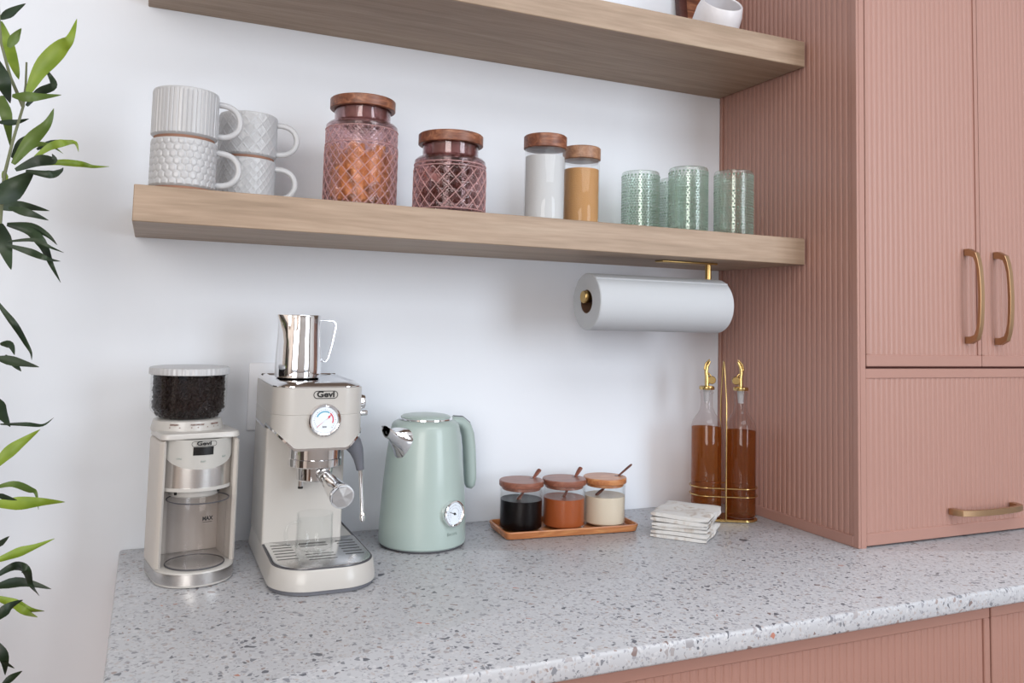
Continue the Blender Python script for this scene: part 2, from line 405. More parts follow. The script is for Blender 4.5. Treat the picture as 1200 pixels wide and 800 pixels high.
def rrect(x0, x1, y0, y1, rads, n=8):
    """rounded rectangle loop, rads = (front-left, front-right, back-right, back-left); front is y0"""
    out = []
    for (cx, cy, a0, r) in ((x0, y0, 180, rads[0]), (x1, y0, 270, rads[1]), (x1, y1, 0, rads[2]), (x0, y1, 90, rads[3])):
        sx = 1 if cx == x0 else -1; sy = 1 if cy == y0 else -1
        ox, oy = cx + sx * r, cy + sy * r
        for k in range(n + 1):
            t = R(a0 + 90 * k / n); out.append((ox + r * math.cos(t), oy + r * math.sin(t)))
    return out
def inset(loop, d):
    """shrink a loop towards its inside (counter-clockwise loop)"""
    n = len(loop); out = []
    for i in range(n):
        a = Vector(loop[i - 1]); b = Vector(loop[i]); c = Vector(loop[(i + 1) % n])
        d1 = (b - a); d2 = (c - b)
        d1 = d1.normalized() if d1.length > 1e-9 else d2.normalized(); d2 = d2.normalized() if d2.length > 1e-9 else d1
        t = (d1 + d2).normalized(); nn = Vector((-t.y, t.x)); k = 1 / max(0.4, nn.dot(Vector((-d1.y, d1.x))))
        out.append(tuple(b + nn * d * k))
    return out
def zl(loop, z): return [(p[0], p[1], z) for p in loop]
def front(x, y, z): return Matrix.Translation((x, y, z)) @ Matrix.Rotation(R(90), 4, 'X')     # text that faces -y

LEAVES = [
    ('L', 0.0224, [(-1.3521, -0.2864, 0.6808), (-1.339, -0.288, 0.7148), (-1.3177, -0.2967, 0.7435), (-1.3056, -0.3059, 0.7556), (-1.3002, -0.2923, 0.7879)]),
    ('D', 0.0118, [(-1.3619, -0.2182, 0.677), (-1.349, -0.2142, 0.6992), (-1.3304, -0.2265, 0.7085), (-1.3365, -0.2166, 0.725), (-1.345, -0.2316, 0.7343)]),
    ('M', 0.0132, [(-1.3693, -0.2927, 0.6723), (-1.343, -0.3013, 0.6726), (-1.3151, -0.2671, 0.6871)]),
    ('L', 0.0158, [(-1.3991, -0.2271, 0.7888), (-1.3902, -0.2211, 0.7619), (-1.3753, -0.2394, 0.7228), (-1.3705, -0.2385, 0.7081)]),
    ('D', 0.0118, [(-1.3961, -0.2473, 0.7862), (-1.3835, -0.2367, 0.8041), (-1.3706, -0.2245, 0.8204)]),
    ('M', 0.0118, [(-1.3757, -0.3013, 0.734), (-1.3697, -0.2962, 0.7515), (-1.3629, -0.301, 0.7614)]),
    ('D', 0.0184, [(-1.3915, -0.2922, 0.7194), (-1.377, -0.3045, 0.6819), (-1.3745, -0.2661, 0.6676)]),
    ('M', 0.0145, [(-1.3915, -0.2235, 0.6863), (-1.3826, -0.2294, 0.6525), (-1.3807, -0.1989, 0.6204)]),
    ('D', 0.0079, [(-1.3897, -0.2528, 0.6431), (-1.3705, -0.2423, 0.6477), (-1.3534, -0.2523, 0.6524)]),
    ('M', 0.0171, [(-1.3664, -0.2686, 0.5859), (-1.3484, -0.27, 0.6188), (-1.3284, -0.2822, 0.6419), (-1.3218, -0.2803, 0.6642)]),
    ('D', 0.0132, [(-1.3735, -0.2287, 0.6001), (-1.3589, -0.2424, 0.623), (-1.348, -0.2212, 0.6404)]),
    ('L', 0.0105, [(-1.3406, -0.282, 0.5943), (-1.3236, -0.2824, 0.6111), (-1.3064, -0.2867, 0.618), (-1.2955, -0.2596, 0.6244), (-1.2874, -0.3002, 0.6048)]),
    ('M', 0.0066, [(-1.357, -0.2687, 0.5949), (-1.3435, -0.2661, 0.6143), (-1.3242, -0.2777, 0.6142), (-1.3074, -0.2774, 0.6044)]),
    ('L', 0.0092, [(-1.3406, -0.2353, 0.5928), (-1.315, -0.2344, 0.5992), (-1.2893, -0.2232, 0.6012), (-1.271, -0.2533, 0.5944), (-1.2514, -0.2616, 0.595)]),
    ('D', 0.0145, [(-1.3605, -0.2871, 0.5754), (-1.3351, -0.2848, 0.5909), (-1.316, -0.2976, 0.5907), (-1.3185, -0.2972, 0.5997)]),
    ('D', 0.0105, [(-1.3481, -0.2922, 0.5747), (-1.3195, -0.3014, 0.5715), (-1.3095, -0.2844, 0.5797), (-1.3072, -0.2685, 0.5871)]),
    ('D', 0.0079, [(-1.3463, -0.2145, 0.6176), (-1.3305, -0.2007, 0.6317), (-1.3096, -0.2434, 0.6295)]),
    ('D', 0.0289, [(-1.3818, -0.2811, 0.5325), (-1.3611, -0.2728, 0.5558), (-1.3391, -0.2865, 0.5765)]),
    ('D', 0.0145, [(-1.3914, -0.2157, 0.5316), (-1.3614, -0.2061, 0.5375), (-1.3242, -0.2281, 0.5306)]),
    ('D', 0.0105, [(-1.3647, -0.2909, 0.5249), (-1.3388, -0.3018, 0.5178), (-1.3173, -0.298, 0.5107)]),
    ('D', 0.0105, [(-1.3762, -0.2138, 0.5104), (-1.3472, -0.2236, 0.5079), (-1.325, -0.232, 0.4967), (-1.3116, -0.2336, 0.4831)]),
    ('D', 0.0132, [(-1.3736, -0.2316, 0.5076), (-1.3455, -0.2348, 0.4998), (-1.3281, -0.2437, 0.4814), (-1.3196, -0.2099, 0.4566), (-1.3042, -0.2362, 0.431)]),
    ('D', 0.0053, [(-1.3642, -0.2892, 0.4802), (-1.3324, -0.2981, 0.4838), (-1.3118, -0.3025, 0.4746), (-1.2987, -0.2786, 0.4701)]),
    ('D', 0.0092, [(-1.3631, -0.295, 0.4754), (-1.3366, -0.2952, 0.468), (-1.3156, -0.3051, 0.4596), (-1.3033, -0.2652, 0.4591)]),
    ('D', 0.0184, [(-1.3719, -0.2978, 0.5024), (-1.3656, -0.2896, 0.4723), (-1.3553, -0.3032, 0.4432)]),
    ('L', 0.0079, [(-1.385, -0.2112, 0.584), (-1.3775, -0.2267, 0.5609)]),
    ('D', 0.0079, [(-1.376, -0.2689, 0.4056), (-1.3643, -0.2699, 0.3892), (-1.3499, -0.275, 0.3705), (-1.3392, -0.2549, 0.3476), (-1.3327, -0.253, 0.335), (-1.3294, -0.269, 0.3256)]),
    ('D', 0.0118, [(-1.3659, -0.3068, 0.3307), (-1.3403, -0.3146, 0.3258), (-1.3142, -0.3244, 0.3199)]),
    ('D', 0.0092, [(-1.3642, -0.2869, 0.3472), (-1.3513, -0.2976, 0.3467), (-1.3437, -0.3138, 0.3344)]),
    ('D', 0.0079, [(-1.367, -0.2172, 0.3296), (-1.3559, -0.2025, 0.3149), (-1.3458, -0.223, 0.3079)]),
    ('D', 0.0184, [(-1.3772, -0.2199, 0.2733), (-1.3693, -0.2112, 0.2527), (-1.3567, -0.2052, 0.2308)]),
    ('D', 0.0053, [(-1.3615, -0.2606, 0.2413), (-1.3316, -0.2664, 0.2412), (-1.3138, -0.2456, 0.237), (-1.3019, -0.2366, 0.2459)]),
    ('L', 0.0158, [(-1.3755, -0.2175, 0.1737), (-1.3555, -0.2144, 0.1974), (-1.3372, -0.2056, 0.2128), (-1.3201, -0.209, 0.2267)]),
    ('L', 0.0171, [(-1.3714, -0.2285, 0.1327), (-1.34, -0.2254, 0.13), (-1.3101, -0.2211, 0.1294), (-1.2816, -0.2424, 0.132)]),
    ('M', 0.0092, [(-1.3701, -0.2177, 0.1507), (-1.3467, -0.2241, 0.1563), (-1.3282, -0.2036, 0.1432), (-1.3214, -0.1969, 0.1369), (-1.3159, -0.2076, 0.1166)]),
    ('D', 0.0066, [(-1.3576, -0.3055, 0.1595), (-1.3285, -0.3279, 0.1548)]),
    ('D', 0.0079, [(-1.364, -0.2131, 0.07), (-1.3448, -0.2395, 0.0907)]),
    ('L', 0.0118, [(-1.356, -0.2933, 0.0719), (-1.3287, -0.2919, 0.0808), (-1.3108, -0.2834, 0.0846), (-1.2891, -0.2676, 0.0898)]),
    ('D', 0.0118, [(-1.3537, -0.2881, 0.0512), (-1.3336, -0.2818, 0.0613), (-1.3167, -0.3028, 0.0613), (-1.313, -0.2712, 0.0335), (-1.2988, -0.3112, 0.0301)]),
    ('D', 0.0132, [(-1.3607, -0.229, 0.0227), (-1.3296, -0.2177, 0.0228), (-1.2926, -0.226, 0.0124)]),
    ('L', 0.0118, [(-1.3609, -0.2221, 0.0084), (-1.3379, -0.2187, -0.0042), (-1.3162, -0.2289, -0.0123), (-1.3014, -0.1986, -0.025)]),
    ('L', 0.0092, [(-1.3394, -0.2326, 0.0015), (-1.3208, -0.2319, -0.0131), (-1.3037, -0.2611, -0.0122)]),
    ('D', 0.0132, [(-1.348, -0.3066, 0.0029), (-1.3323, -0.3069, 0.0178), (-1.3193, -0.2847, 0.0189)]),
    ('D', 0.0118, [(-1.351, -0.2492, -0.042), (-1.3395, -0.2533, -0.0637), (-1.3396, -0.2331, -0.0921)]),
    ('D', 0.0039, [(-1.3417, -0.2577, -0.065), (-1.3288, -0.2374, -0.0832)]),
    ('D', 0.0092, [(-1.3435, -0.2272, -0.107), (-1.3314, -0.2259, -0.0983), (-1.32, -0.2344, -0.0889)]),
]
TWIGS = [[(-1.3787, -0.26, 0.4283), (-1.3765, -0.26, 0.5713), (-1.3695, -0.26, 0.6184), (-1.3603, -0.26, 0.6662), (-1.359, -0.26, 0.6959), (-1.3599, -0.26, 0.7277)], [(-1.3603, -0.26, 0.6662), (-1.3776, -0.26, 0.705), (-1.3911, -0.26, 0.7499), (-1.3976, -0.26, 0.8077)]]

# ------------------------------------------------------------------ the room
XL, XR, YF, HC = -3.6, 2.4, -3.2, 2.66
struct(MB().bb(XL, XR, YF, 0.1, -0.1, 0).build('floor', 'floor'))
struct(MB().bb(XL, XR, YF, 0.1, HC, HC + 0.1).build('ceiling', 'ceiling'))
struct(MB().bb(XL, XR, 0, 0.1, 0, HC).build('wall_back', 'wall'))
struct(MB().bb(XL - 0.1, XL, YF, 0.1, 0, HC).build('wall_left', 'warm_grey'))
struct(MB().bb(XR, XR + 0.1, YF, 0.1, 0, HC).build('wall_right', 'far_wall'))
fw = MB()
xs = [XL, -3.25, -1.65, 0.35, 1.65, XR]
for a, b in ((0, 1), (2, 3), (4, 5)): fw.bb(xs[a], xs[b], YF - 0.1, YF, 0, HC)
for a, b in ((1, 2), (3, 4)):
    fw.bb(xs[a], xs[b], YF - 0.1, YF, 0, 0.7); fw.bb(xs[a], xs[b], YF - 0.1, YF, 2.53, HC)
struct(fw.build('wall_front', 'far_wall'))
for i, (a, b) in enumerate(((-3.25, -1.65), (0.35, 1.65))):
    f = MB()
    f.bb(a, b, YF - 0.08, YF - 0.02, 0.7, 0.75); f.bb(a, b, YF - 0.08, YF - 0.02, 2.48, 2.53)
    f.bb(a, a + 0.05, YF - 0.08, YF - 0.02, 0.75, 2.48); f.bb(b - 0.05, b, YF - 0.08, YF - 0.02, 0.75, 2.48)
    wo = struct(f.build('window_%d' % (i + 1), 'outlet'))
    MB().bb(a + 0.05, b - 0.05, YF - 0.055, YF - 0.045, 0.75, 2.48).build('pane', 'glass', wo)

d_ = struct(MB().bb(XL, XL + 0.05, -1.75, -0.75, 0, 2.12, 0.004).build('door_1', 'dark_wall'))
for z0, z1 in ((0.15, 0.95), (1.08, 1.98)): MB().bb(XL + 0.05, XL + 0.056, -1.63, -0.87, z0, z1, 0.003).build('door_panel', 'dark_wall', d_)
# wall plate behind the espresso machine
t = empty('outlet_plate', (-0.978, 0, ZC + 0.249))
tag(t, 'white wall outlet plate peeking out behind the espresso machine', 'outlet')
MB().bb(-0.0445, 0.0445, -0.006, 0, -0.0595, 0.0595, 0.0025).build('plate', 'outlet', t)
for dz in (-0.02, 0.02):
    s_ = MB().bb(-0.017, 0.017, -0.008, -0.006, dz - 0.0145, dz + 0.0145, 0.0009).build('socket', 'outlet', t)
    for dx in (-0.006, 0.006): MB().bb(dx - 0.001, dx + 0.001, -0.0083, -0.008, dz - 0.002, dz + 0.006).build('slot', 'black', s_)

# ------------------------------------------------------------------ beadboard cabinets
PITCH = 0.0135
def bead_profile(w):
    """points (u, depth) of a beaded board of width w: rounded beads with a fine groove between"""
    n = max(1, round(w / PITCH)); p = w / n; pts = []
    for k in range(n):
        b = k * p
        pts += [(b, 0.0015), (b + p * .07, 0.0013), (b + p * .15, 0.0004), (b + p * .30, 0.0), (b + p * .50, -0.0003), (b + p * .70, 0.0), (b + p * .85, 0.0004), (b + p * .93, 0.0013)]
    pts.append((w, 0.0015)); return pts
def framed_panel(name, parent, x0, x1, z0, z1, y, thick, stile, rail_t, rail_b, recess=0.0022, mt='pink'):
    """front that faces -y: flat frame around a recessed beaded field"""
    mb = MB()
    a, b, c, d = x0 + stile, x1 - stile, z0 + rail_b, z1 - rail_t
    mb.bb(x0, x1, y, y + thick, z0, c, 0.0012, seg=1); mb.bb(x0, x1, y, y + thick, d, z1, 0.0012, seg=1)
    mb.bb(x0, a, y, y + thick, c, d, 0.0012, seg=1); mb.bb(b, x1, y, y + thick, c, d, 0.0012, seg=1)
    o = mb.build(name, mt, parent)
    pr = bead_profile(b - a); V = []; F = []
    for u, dd in pr: V += [(a + u, y + recess + dd, c - 0.001), (a + u, y + recess + dd, d + 0.001)]
    for k in range(len(pr) - 1): F.append((2 * k, 2 * k + 2, 2 * k + 3, 2 * k + 1))
    pm = MB().add(V, F); pm.bb(a - 0.001, b + 0.001, y + recess + 0.002, y + thick - 0.001, c - 0.001, d + 0.001)
    pm.build('beaded_panel', mt, o, angle=25)
    return o
def pull(name, parent, vertical, x, z, y, L=0.187):
    """arched square-footed bar pull whose middle bows outwards"""
    h = L / 2
    out_ = [(0.0, -h), (0.010, -h), (0.0245, -h + 0.0085), (0.0290, -h + 0.022), (0.0325, -h * 0.55), (0.0345, -h * 0.25), (0.0350, 0.0)]
    inn = [(0.0, -h + 0.0135), (0.010, -h + 0.0140), (0.0190, -h + 0.0175), (0.0230, -h + 0.0270), (0.0265, -h * 0.55), (0.0282, -h * 0.25), (0.0287, 0.0)]
    out_ += [(a, -b) for a, b in out_[-2::-1]]; inn += [(a, -b) for a, b in inn[-2::-1]]
    loops = []
    for (a, b), (c, d) in zip(out_, inn):
        w_ = 0.0058; lp = []
        for o_, q, sx in ((a, b, -w_ + 0.0007), (a, b, w_ - 0.0007), (a - 0.0007 if a > .001 else a, b, w_), (c, d, w_), (c, d, -w_), (a - 0.0007 if a > .001 else a, b, -w_)):
            lp.append((sx, -o_, q) if vertical else (q, -o_, sx))
        loops.append(lp)
    mb = MB().loft(loops)
    return mb.build(name, 'bronze', parent, loc=(x, y, z))

CD = 0.4055; CW = 0.665; CT = 1.55
t = empty('tall_cabinet', (0, 0, ZC))
tag(t, 'tall dusty pink beadboard cupboard standing on the terrazzo counter', 'cabinet')
# carcass: left side panel (framed, beaded, faces -x), face strip, back box
mb = MB()
mb.bb(0.006, 0.0185, -CD, -0.001, 0, CT)
sp = mb.build('side_panel', 'pink', t)
mb = MB()
mb.bb(0, 0.006, -CD, -CD + 0.013, 0, CT, 0.001, seg=1); mb.bb(0, 0.006, -0.010, -0.001, 0, CT, 0.001, seg=1)
mb.bb(0, 0.006, -CD + 0.013, -0.010, 0, 0.020, 0.001, seg=1); mb.bb(0, 0.006, -CD + 0.013, -0.010, CT - 0.02, CT)
mb.build('side_frame', 'pink', sp)
pr = bead_profile(CD - 0.023); V = []; F = []
for u, dd in pr: V += [(0.0035 + dd, -0.010 - u, 0.019), (0.0035 + dd, -0.010 - u, CT - 0.019)]
for k in range(len(pr) - 1): F.append((2 * k, 2 * k + 2, 2 * k + 3, 2 * k + 1))
MB().add(V, F).build('beaded_panel', 'pink', sp, angle=25)
MB().bb(0.0186, CW, -CD + 0.022, -0.001, 0.0, CT).build('carcass', 'gap', t)
d1 = framed_panel('door', t, 0.0222, 0.3312, 0.3265, CT, -CD, 0.02, 0.009, 0.018, 0.022); d1['label'] = 'upper left beadboard door with an arched bronze pull'
d2 = framed_panel('door', t, 0.3333, 0.6435, 0.3265, CT, -CD, 0.02, 0.009, 0.018, 0.022); d2['label'] = 'upper right beadboard door with an arched bronze pull'
fl = framed_panel('flap_door', t, 0.0198, 0.6435, 0.003, 0.3225, -CD, 0.02, 0.010, 0.018, 0.022); fl['label'] = 'wide lower flap front with a horizontal pull'
pull('handle', d1, True, 0.290, 0.465, -CD); pull('handle', d2, True, 0.376, 0.4635, -CD); pull('handle', fl, False, 0.325, 0.051, -CD)

# base cabinets under the counter
t = empty('base_cabinet', (-0.59, 0, 0))
tag(t, 'dusty pink beadboard base cabinets below the terrazzo counter', 'cabinet')
MB().bb(-0.60, 0, -0.605, -0.002, 0.09, ZC - 0.0275).build('carcass', 'pink', t)
MB().bb(-0.59, 0, -0.56, -0.02, 0.0, 0.09).build('plinth', 'gap', t)
framed_panel('drawer_front', t, -0.195, 0.626, 0.60, ZC - 0.030, -0.63, 0.02, 0.013, 0.020, 0.02)
framed_panel('door', t, -0.598, -0.2, 0.095, ZC - 0.030, -0.63, 0.02, 0.013, 0.020, 0.02)
framed_panel('drawer_front', t, -0.195, 0.626, 0.095, 0.596, -0.63, 0.02, 0.013, 0.020, 0.02)
framed_panel('drawer_front', t, 0.630, 1.25, 0.60, ZC - 0.030, -0.63, 0.02, 0.013, 0.020, 0.02)
framed_panel('drawer_front', t, 0.630, 1.25, 0.095, 0.596, -0.63, 0.02, 0.013, 0.020, 0.02)
MB().bb(0, 1.25, -0.605, -0.002, 0.09, ZC - 0.0275).build('carcass', 'pink', t)

# counter slab
ct = MB()
lp = rrect(-1.2145, 0.68, -0.65, -0.0005, (0.004, 0.004, 0.002, 0.006), 3)
lo = [zl(inset(lp, 0.0035), ZC - 0.0266), zl(inset(lp, 0.001), ZC - 0.0255), zl(lp, ZC - 0.023), zl(lp, ZC - 0.0040), zl(inset(lp, 0.001), ZC - 0.0012), zl(inset(lp, 0.0035), ZC)]
ct.loft(lo)
tag(ct.build('countertop', 'terrazzo', angle=50), 'pale grey terrazzo countertop speckled with dark and rust chips', 'countertop')

# floating shelves
def shelf(z0, label):
    o = MB().bb(-0.6115, 0.6065, -0.1366, 0.1366, 0, 0.0521, 0.0011, seg=1).build('floating_shelf', 'oak', None, loc=(-0.607, -0.1371, ZC + z0))
    return tag(o, label, 'shelf', 'oak floating shelves on the back wall')
shelf(0.5197, 'thick oak floating shelf holding the mugs, jars and green tumblers')
s2 = shelf(0.9214, 'upper thick oak floating shelf cropped by the top of the photo')
ZS = ZC + 0.5718 + 0.0001; ZU = ZC + 0.9735 + 0.0001

# ------------------------------------------------------------------ mugs
def d_handle(mb, r, zc, hh, out, th):
    pts = []
    for k in range(21):
        a = R(-90 + 180 * k / 20)
        pts.append((r - 0.003 + out * (max(0, math.cos(a)) ** 0.75) + 0.003 * (1 if 0 < k < 20 else 0), 0, zc + hh / 2 * math.sin(a)))
    return mb.tube(pts, th, 12, flat=1.5)
def mug(label, loc, rz, pat, H=0.0752, r=0.0462):
    t = empty('mug', loc, rz)
    tag(t, label, 'mug', 'white textured mugs stacked in pairs')
    def f(th, i, rr, z):
        if rr < r - 0.0012 or z < 0.0075 or z > H - 0.004: return rr
        u = th * r
        if pat == 'ribs': return rr + 0.0007 * (1 if (th * 44 / (2 * PI)) % 1 < 0.72 else -0.5)
        if pat == 'hex':
            s_ = 0.0118; w_ = 2 * PI * r / round(2 * PI * r / s_)
            best = 9; sec = 9
            for cy in range(int(z / (w_ * .866)) - 1, int(z / (w_ * .866)) + 3):
                zz = cy * w_ * .866; off = 0.5 * w_ if cy % 2 else 0
                du = (u - off + w_ / 2) % w_ - w_ / 2
                for sh in (-w_, 0, w_):
                    d = math.hypot(du + sh, z - zz)
                    if d < best: best, sec = d, best
                    elif d < sec: sec = d
            return rr - 0.0011 + 0.0014 * min(1, (sec - best) / (0.3 * w_))
        N = 15 if pat == 'diamond' else 26
        a = (th * N / (2 * PI) + z / 0.0225 * (1 if pat == 'diamond' else 1.6)) % 1; b = (th * N / (2 * PI) - z / 0.0225 * (1 if pat == 'diamond' else 1.6)) % 1
        e = min(min(a, 1 - a), min(b, 1 - b))
        return rr + 0.0009 * (1 - min(1, e / 0.13)) - 0.0003 + (0.0004 if pat == 'diamond' and (a * 4) % 1 < .4 else 0)
    mb = MB()
    n = 264
    pr = [(r - 0.0035, 0.0045), (r - 0.0011, 0.0062), (r, 0.008)] + [(r, 0.008 + (H - 0.0125) * k / 44) for k in range(1, 45)] + [(r, H - 0.002), (r - 0.0006, H - 0.0005), (r - 0.0015, H), (r - 0.0030, H - 0.001), (r - 0.0035, H - 0.004), (r - 0.0036, 0.012), (r - 0.007, 0.0075), (0, 0.007)]
    mb.lathe(pr, n, fn=f); mb.build('cup', 'mug', t)
    MB().lathe([(0, 0.0035), (r - 0.010, 0.0035), (r - 0.0095, 0.0004), (r - 0.0075, 0), (r - 0.0045, 0.0005), (r - 0.0033, 0.0045), (0, 0.0050)], 96).build('foot_ring', 'mug_foot', t)
    d_handle(MB(), r, H * 0.52, 0.050, 0.0325, 0.0031).build('handle', 'mug', t)
    return t
HM = 0.0752
hr = R(-8)
mug('white hexagon-embossed mug, bottom of the front stack at the shelf end', (-1.1545, -0.2205, ZS), R(-2), 'hex')
mug('white vertically ribbed mug on top of the front stack at the shelf end', (-1.1548, -0.2200, ZS + HM), R(2), 'ribs')
mug('white fine-hatched mug, bottom of the rear stack', (-1.054, -0.115, ZS), R(-14), 'hatch')
mug('white diamond-lattice mug on top of the rear stack', (-1.054, -0.115, ZS + HM), R(-10), 'diamond')

# ------------------------------------------------------------------ pink pressed glass jars
def glass_jar(label, loc, rz, Hb, Hn, zr, low_n, up_n):
    """Hb body height, Hn neck top, zr height of the ridge between the two diamond bands"""
    t = empty('storage_jar', loc, rz); tag(t, label, 'jar', 'pink pressed glass jars with wooden lids')
    r = 0.0600
    def f(th, i, rr, z):
        if rr < r - 0.001 or z < 0.004 or z > Hb - 0.013: return rr
        if abs(z - zr) < 0.0022: return rr + 0.0009
        if z < zr:
            p = 2 * PI * r / low_n; a = (th * low_n / (2 * PI) + z / (p * 1.15)) % 1; b = (th * low_n / (2 * PI) - z / (p * 1.15)) % 1
            h = min(min(a, 1 - a), min(b, 1 - b)) * 2
            return rr - 0.0030 + 0.0054 * (1 - h)
        p = 2 * PI * r / up_n; a = (th * up_n / (2 * PI) + z / (p * 1.15)) % 1; b = (th * up_n / (2 * PI) - z / (p * 1.15)) % 1
        h = min(min(a, 1 - a), min(b, 1 - b)) * 2
        return rr - 0.0014 + 0.0026 * (1 - h)
    mb = MB(); nz = int((Hb - 0.017) / 0.0014)
    pr = [(0, 0.001), (r - 0.006, 0), (r - 0.001, 0.002), (r, 0.004)] + [(r, 0.004 + (Hb - 0.017) * k / nz) for k in range(1, nz + 1)]
    pr += [(r + 0.0011, Hb - 0.011), (r + 0.0006, Hb - 0.005), (r - 0.003, Hb - 0.001), (r - 0.010, Hb + 0.001), (r - 0.0125, Hb + 0.004), (r - 0.0125, Hn)]
    pr += [(r - 0.015, Hn), (r - 0.015, Hb + 0.003), (r - 0.012, Hb - 0.002), (r - 0.0045, Hb - 0.006), (r - 0.0045, 0.006), (r - 0.008, 0.004), (0, 0.004)]
    mb.lathe(pr, 360, fn=f); mb.build('jar_body', 'pink_glass', t, angle=14)
    rg = MB()  # pale tubes along the lattice, drawn in as its highlights
    for nn_, za, zb2_, rr_, th_ in ((low_n, 0.006, zr - 0.003, r + 0.0020, 0.00075), (up_n // 2, zr + 0.003, Hb - 0.014, r + 0.0010, 0.0005)):
        p_ = 2 * PI * r / nn_; m_ = 14
        for k in range(nn_):
            for sg in (-1, 1):
                pts = []
                for j in range(m_ + 1):
                    z = za + (zb2_ - za) * j / m_; th = 2 * PI * k / nn_ + sg * (z - za) / (p_ * 1.15) * 2 * PI / nn_
                    pts.append((rr_ * math.cos(th), rr_ * math.sin(th), z))
                rg.tube(pts, th_, 5, cap=False)
    for z in (zr, 0.0045, Hb - 0.0125): rg.tube([((r + 0.0012) * math.cos(2 * PI * k / 72), (r + 0.0012) * math.sin(2 * PI * k / 72), z) for k in range(72)], 0.0009, 6, closed=True)
    rg = rg.build('lattice_ridge_glints', 'pink_ridge_glint', t); rg['kind'] = 'stuff'
    lz = Hn - 0.004
    MB().lathe([(0, lz + 0.0035), (r - 0.0115, lz + 0.0035), (r - 0.0115, lz), (r - 0.0055, lz), (r - 0.0045, lz + 0.001), (r - 0.0045, lz + 0.0165), (r - 0.006, lz + 0.018), (0, lz + 0.018)], 72).build('lid', 'walnut', t)
    MB().lathe([(0, Hb - 0.001), (r - 0.0190, Hb - 0.001), (r - 0.0172, Hb + 0.001), (r - 0.0172, lz + 0.0034), (0, lz + 0.0034)], 48).build('plug', 'plug', t)
    return t
J1 = (-0.8705, -0.149, ZS); J2 = (-0.7312, -0.2135, ZS)
glass_jar('tall pink cut-glass jar with walnut lid, filled with golden pasta tubes', J1, R(10), 0.1515, 0.1795, 0.112, 20, 44)
glass_jar('short pink cut-glass jar with walnut lid, filled with dark wrapped sweets', J2, R(0), 0.0945, 0.1215, 0.076, 18, 32)
# pasta tubes inside the tall jar
pm = MB(); nseg = 20
def rig(th, i, rr, z): return rr * (1 + 0.05 * math.cos(th * 12))
pm.lathe([(0.0065, -0.026), (0.0085, -0.026), (0.0085, 0.026), (0.0065, 0.026), (0.0065, -0.026)], nseg, fn=rig)
pasta0 = pm.build('pasta_tube', 'pasta'); pasta0.rotation_mode = 'XYZ'
rnd = random.Random(7); first = True; placed = []
def place_in(proto, n, cen, rr, z0, z1, hl, rad, label, cat, group, tilt, rnd=rnd, mats=None):
    placed = []; k = 0; tries = 0
    while k < n and tries < 6000:
        tries += 1
        q = rr * math.sqrt(rnd.random()); a = rnd.uniform(0, 2 * PI); e = Euler((rnd.uniform(-tilt, tilt), rnd.uniform(-tilt, tilt), rnd.uniform(0, 6.28)))
        p = Vector((cen[0] + q * math.cos(a), cen[1] + q * math.sin(a), rnd.uniform(z0, z1)))
        ax = e.to_matrix() @ Vector((0, 0, 1))
        ends = [p + ax * hl * s_ for s_ in (-1, -0.33, 0.33, 1)]
        if any(math.hypot(v.x - cen[0], v.y - cen[1]) > rr + 0.002 or v.z < z0 - 0.02 for v in ends): continue
        if any((v - u).length < rad for L_ in placed for v in ends for u in L_): continue
        placed.append(ends)
        o = proto if k == 0 else proto.copy()
        if k: COL.objects.link(o)
        o.location = p; o.rotation_euler = e; tag(o, label, cat, group)
        k += 1
place_in(pasta0, 42, J1, 0.0465, J1[2] + 0.034, J1[2] + 0.092, 0.024, 0.0115, 'golden ridged pasta tube inside the tall pink jar', 'pasta', 'pasta tubes in the tall pink jar', 0.45)
def sweet(mt):
    mb = MB()
    mb.lathe([(0, -0.012), (0.006, -0.0115), (0.0095, -0.007), (0.0105, 0), (0.0095, 0.007), (0.006, 0.0115), (0, 0.012)], 10)
    mb.lathe([(0.002, 0.010), (0.0065, 0.0165), (0.0072, 0.0185)], 8); mb.lathe([(0.002, -0.010), (0.0065, -0.0165), (0.0072, -0.0185)], 8)
    return mb.build('wrapped_sweet', mt)
place_in(sweet('choc'), 22, J2, 0.041, J2[2] + 0.022, J2[2] + 0.078, 0.012, 0.0150, 'dark wrapped sweet inside the short pink jar', 'candy', 'dark sweets in the short pink jar', 1.4)
place_in(sweet('choc2'), 5, J2, 0.043, J2[2] + 0.024, J2[2] + 0.074, 0.012, 0.010, 'pale wrapped sweet inside the short pink jar', 'candy', 'pale sweets in the short pink jar', 1.4)

# ------------------------------------------------------------------ clear canisters
def canister(label, loc, r, H, lidr, mt, content_h, fl, rz=0):
    t = empty('canister', loc, rz); tag(t, label, 'canister', 'clear glass canisters with wooden lids')
    MB().lathe([(0, 0.001), (r - 0.003, 0), (r, 0.003), (r, H - 0.026), (r - 0.003, H - 0.021), (r - 0.003, H - 0.017), (r - 0.0005, H - 0.014)], 64).build('glass_wall', 'glass', t)
    MB().lathe([(0, 0.002), (r - 0.004, 0.002), (r - 0.0018, 0.004), (r - 0.0018, content_h * 0.985), (r * 0.6, content_h), (0, content_h * 1.01)], 64).build('contents', mt, t)
    MB().lathe([(0, H - 0.0245), (lidr - 0.004, H - 0.0245), (lidr - 0.0011, H - 0.024), (lidr, H - 0.023), (lidr, H - 0.002), (lidr - 0.002, H), (0, H)], 64).build('lid', fl, t)
    MB().lathe([(0, H - 0.030), (lidr - 0.005, H - 0.030), (lidr - 0.004, H - 0.0265), (lidr - 0.003, H - 0.0246), (0, H - 0.0246)], 64).build('seal_ring', 'smoke_plastic', t)
    return t
canister('clear canister of white salt under a dark walnut lid, in front', (-0.5475, -0.2062, ZS), 0.0370, 0.1565, 0.0392, 'salt', 0.120, 'walnut')
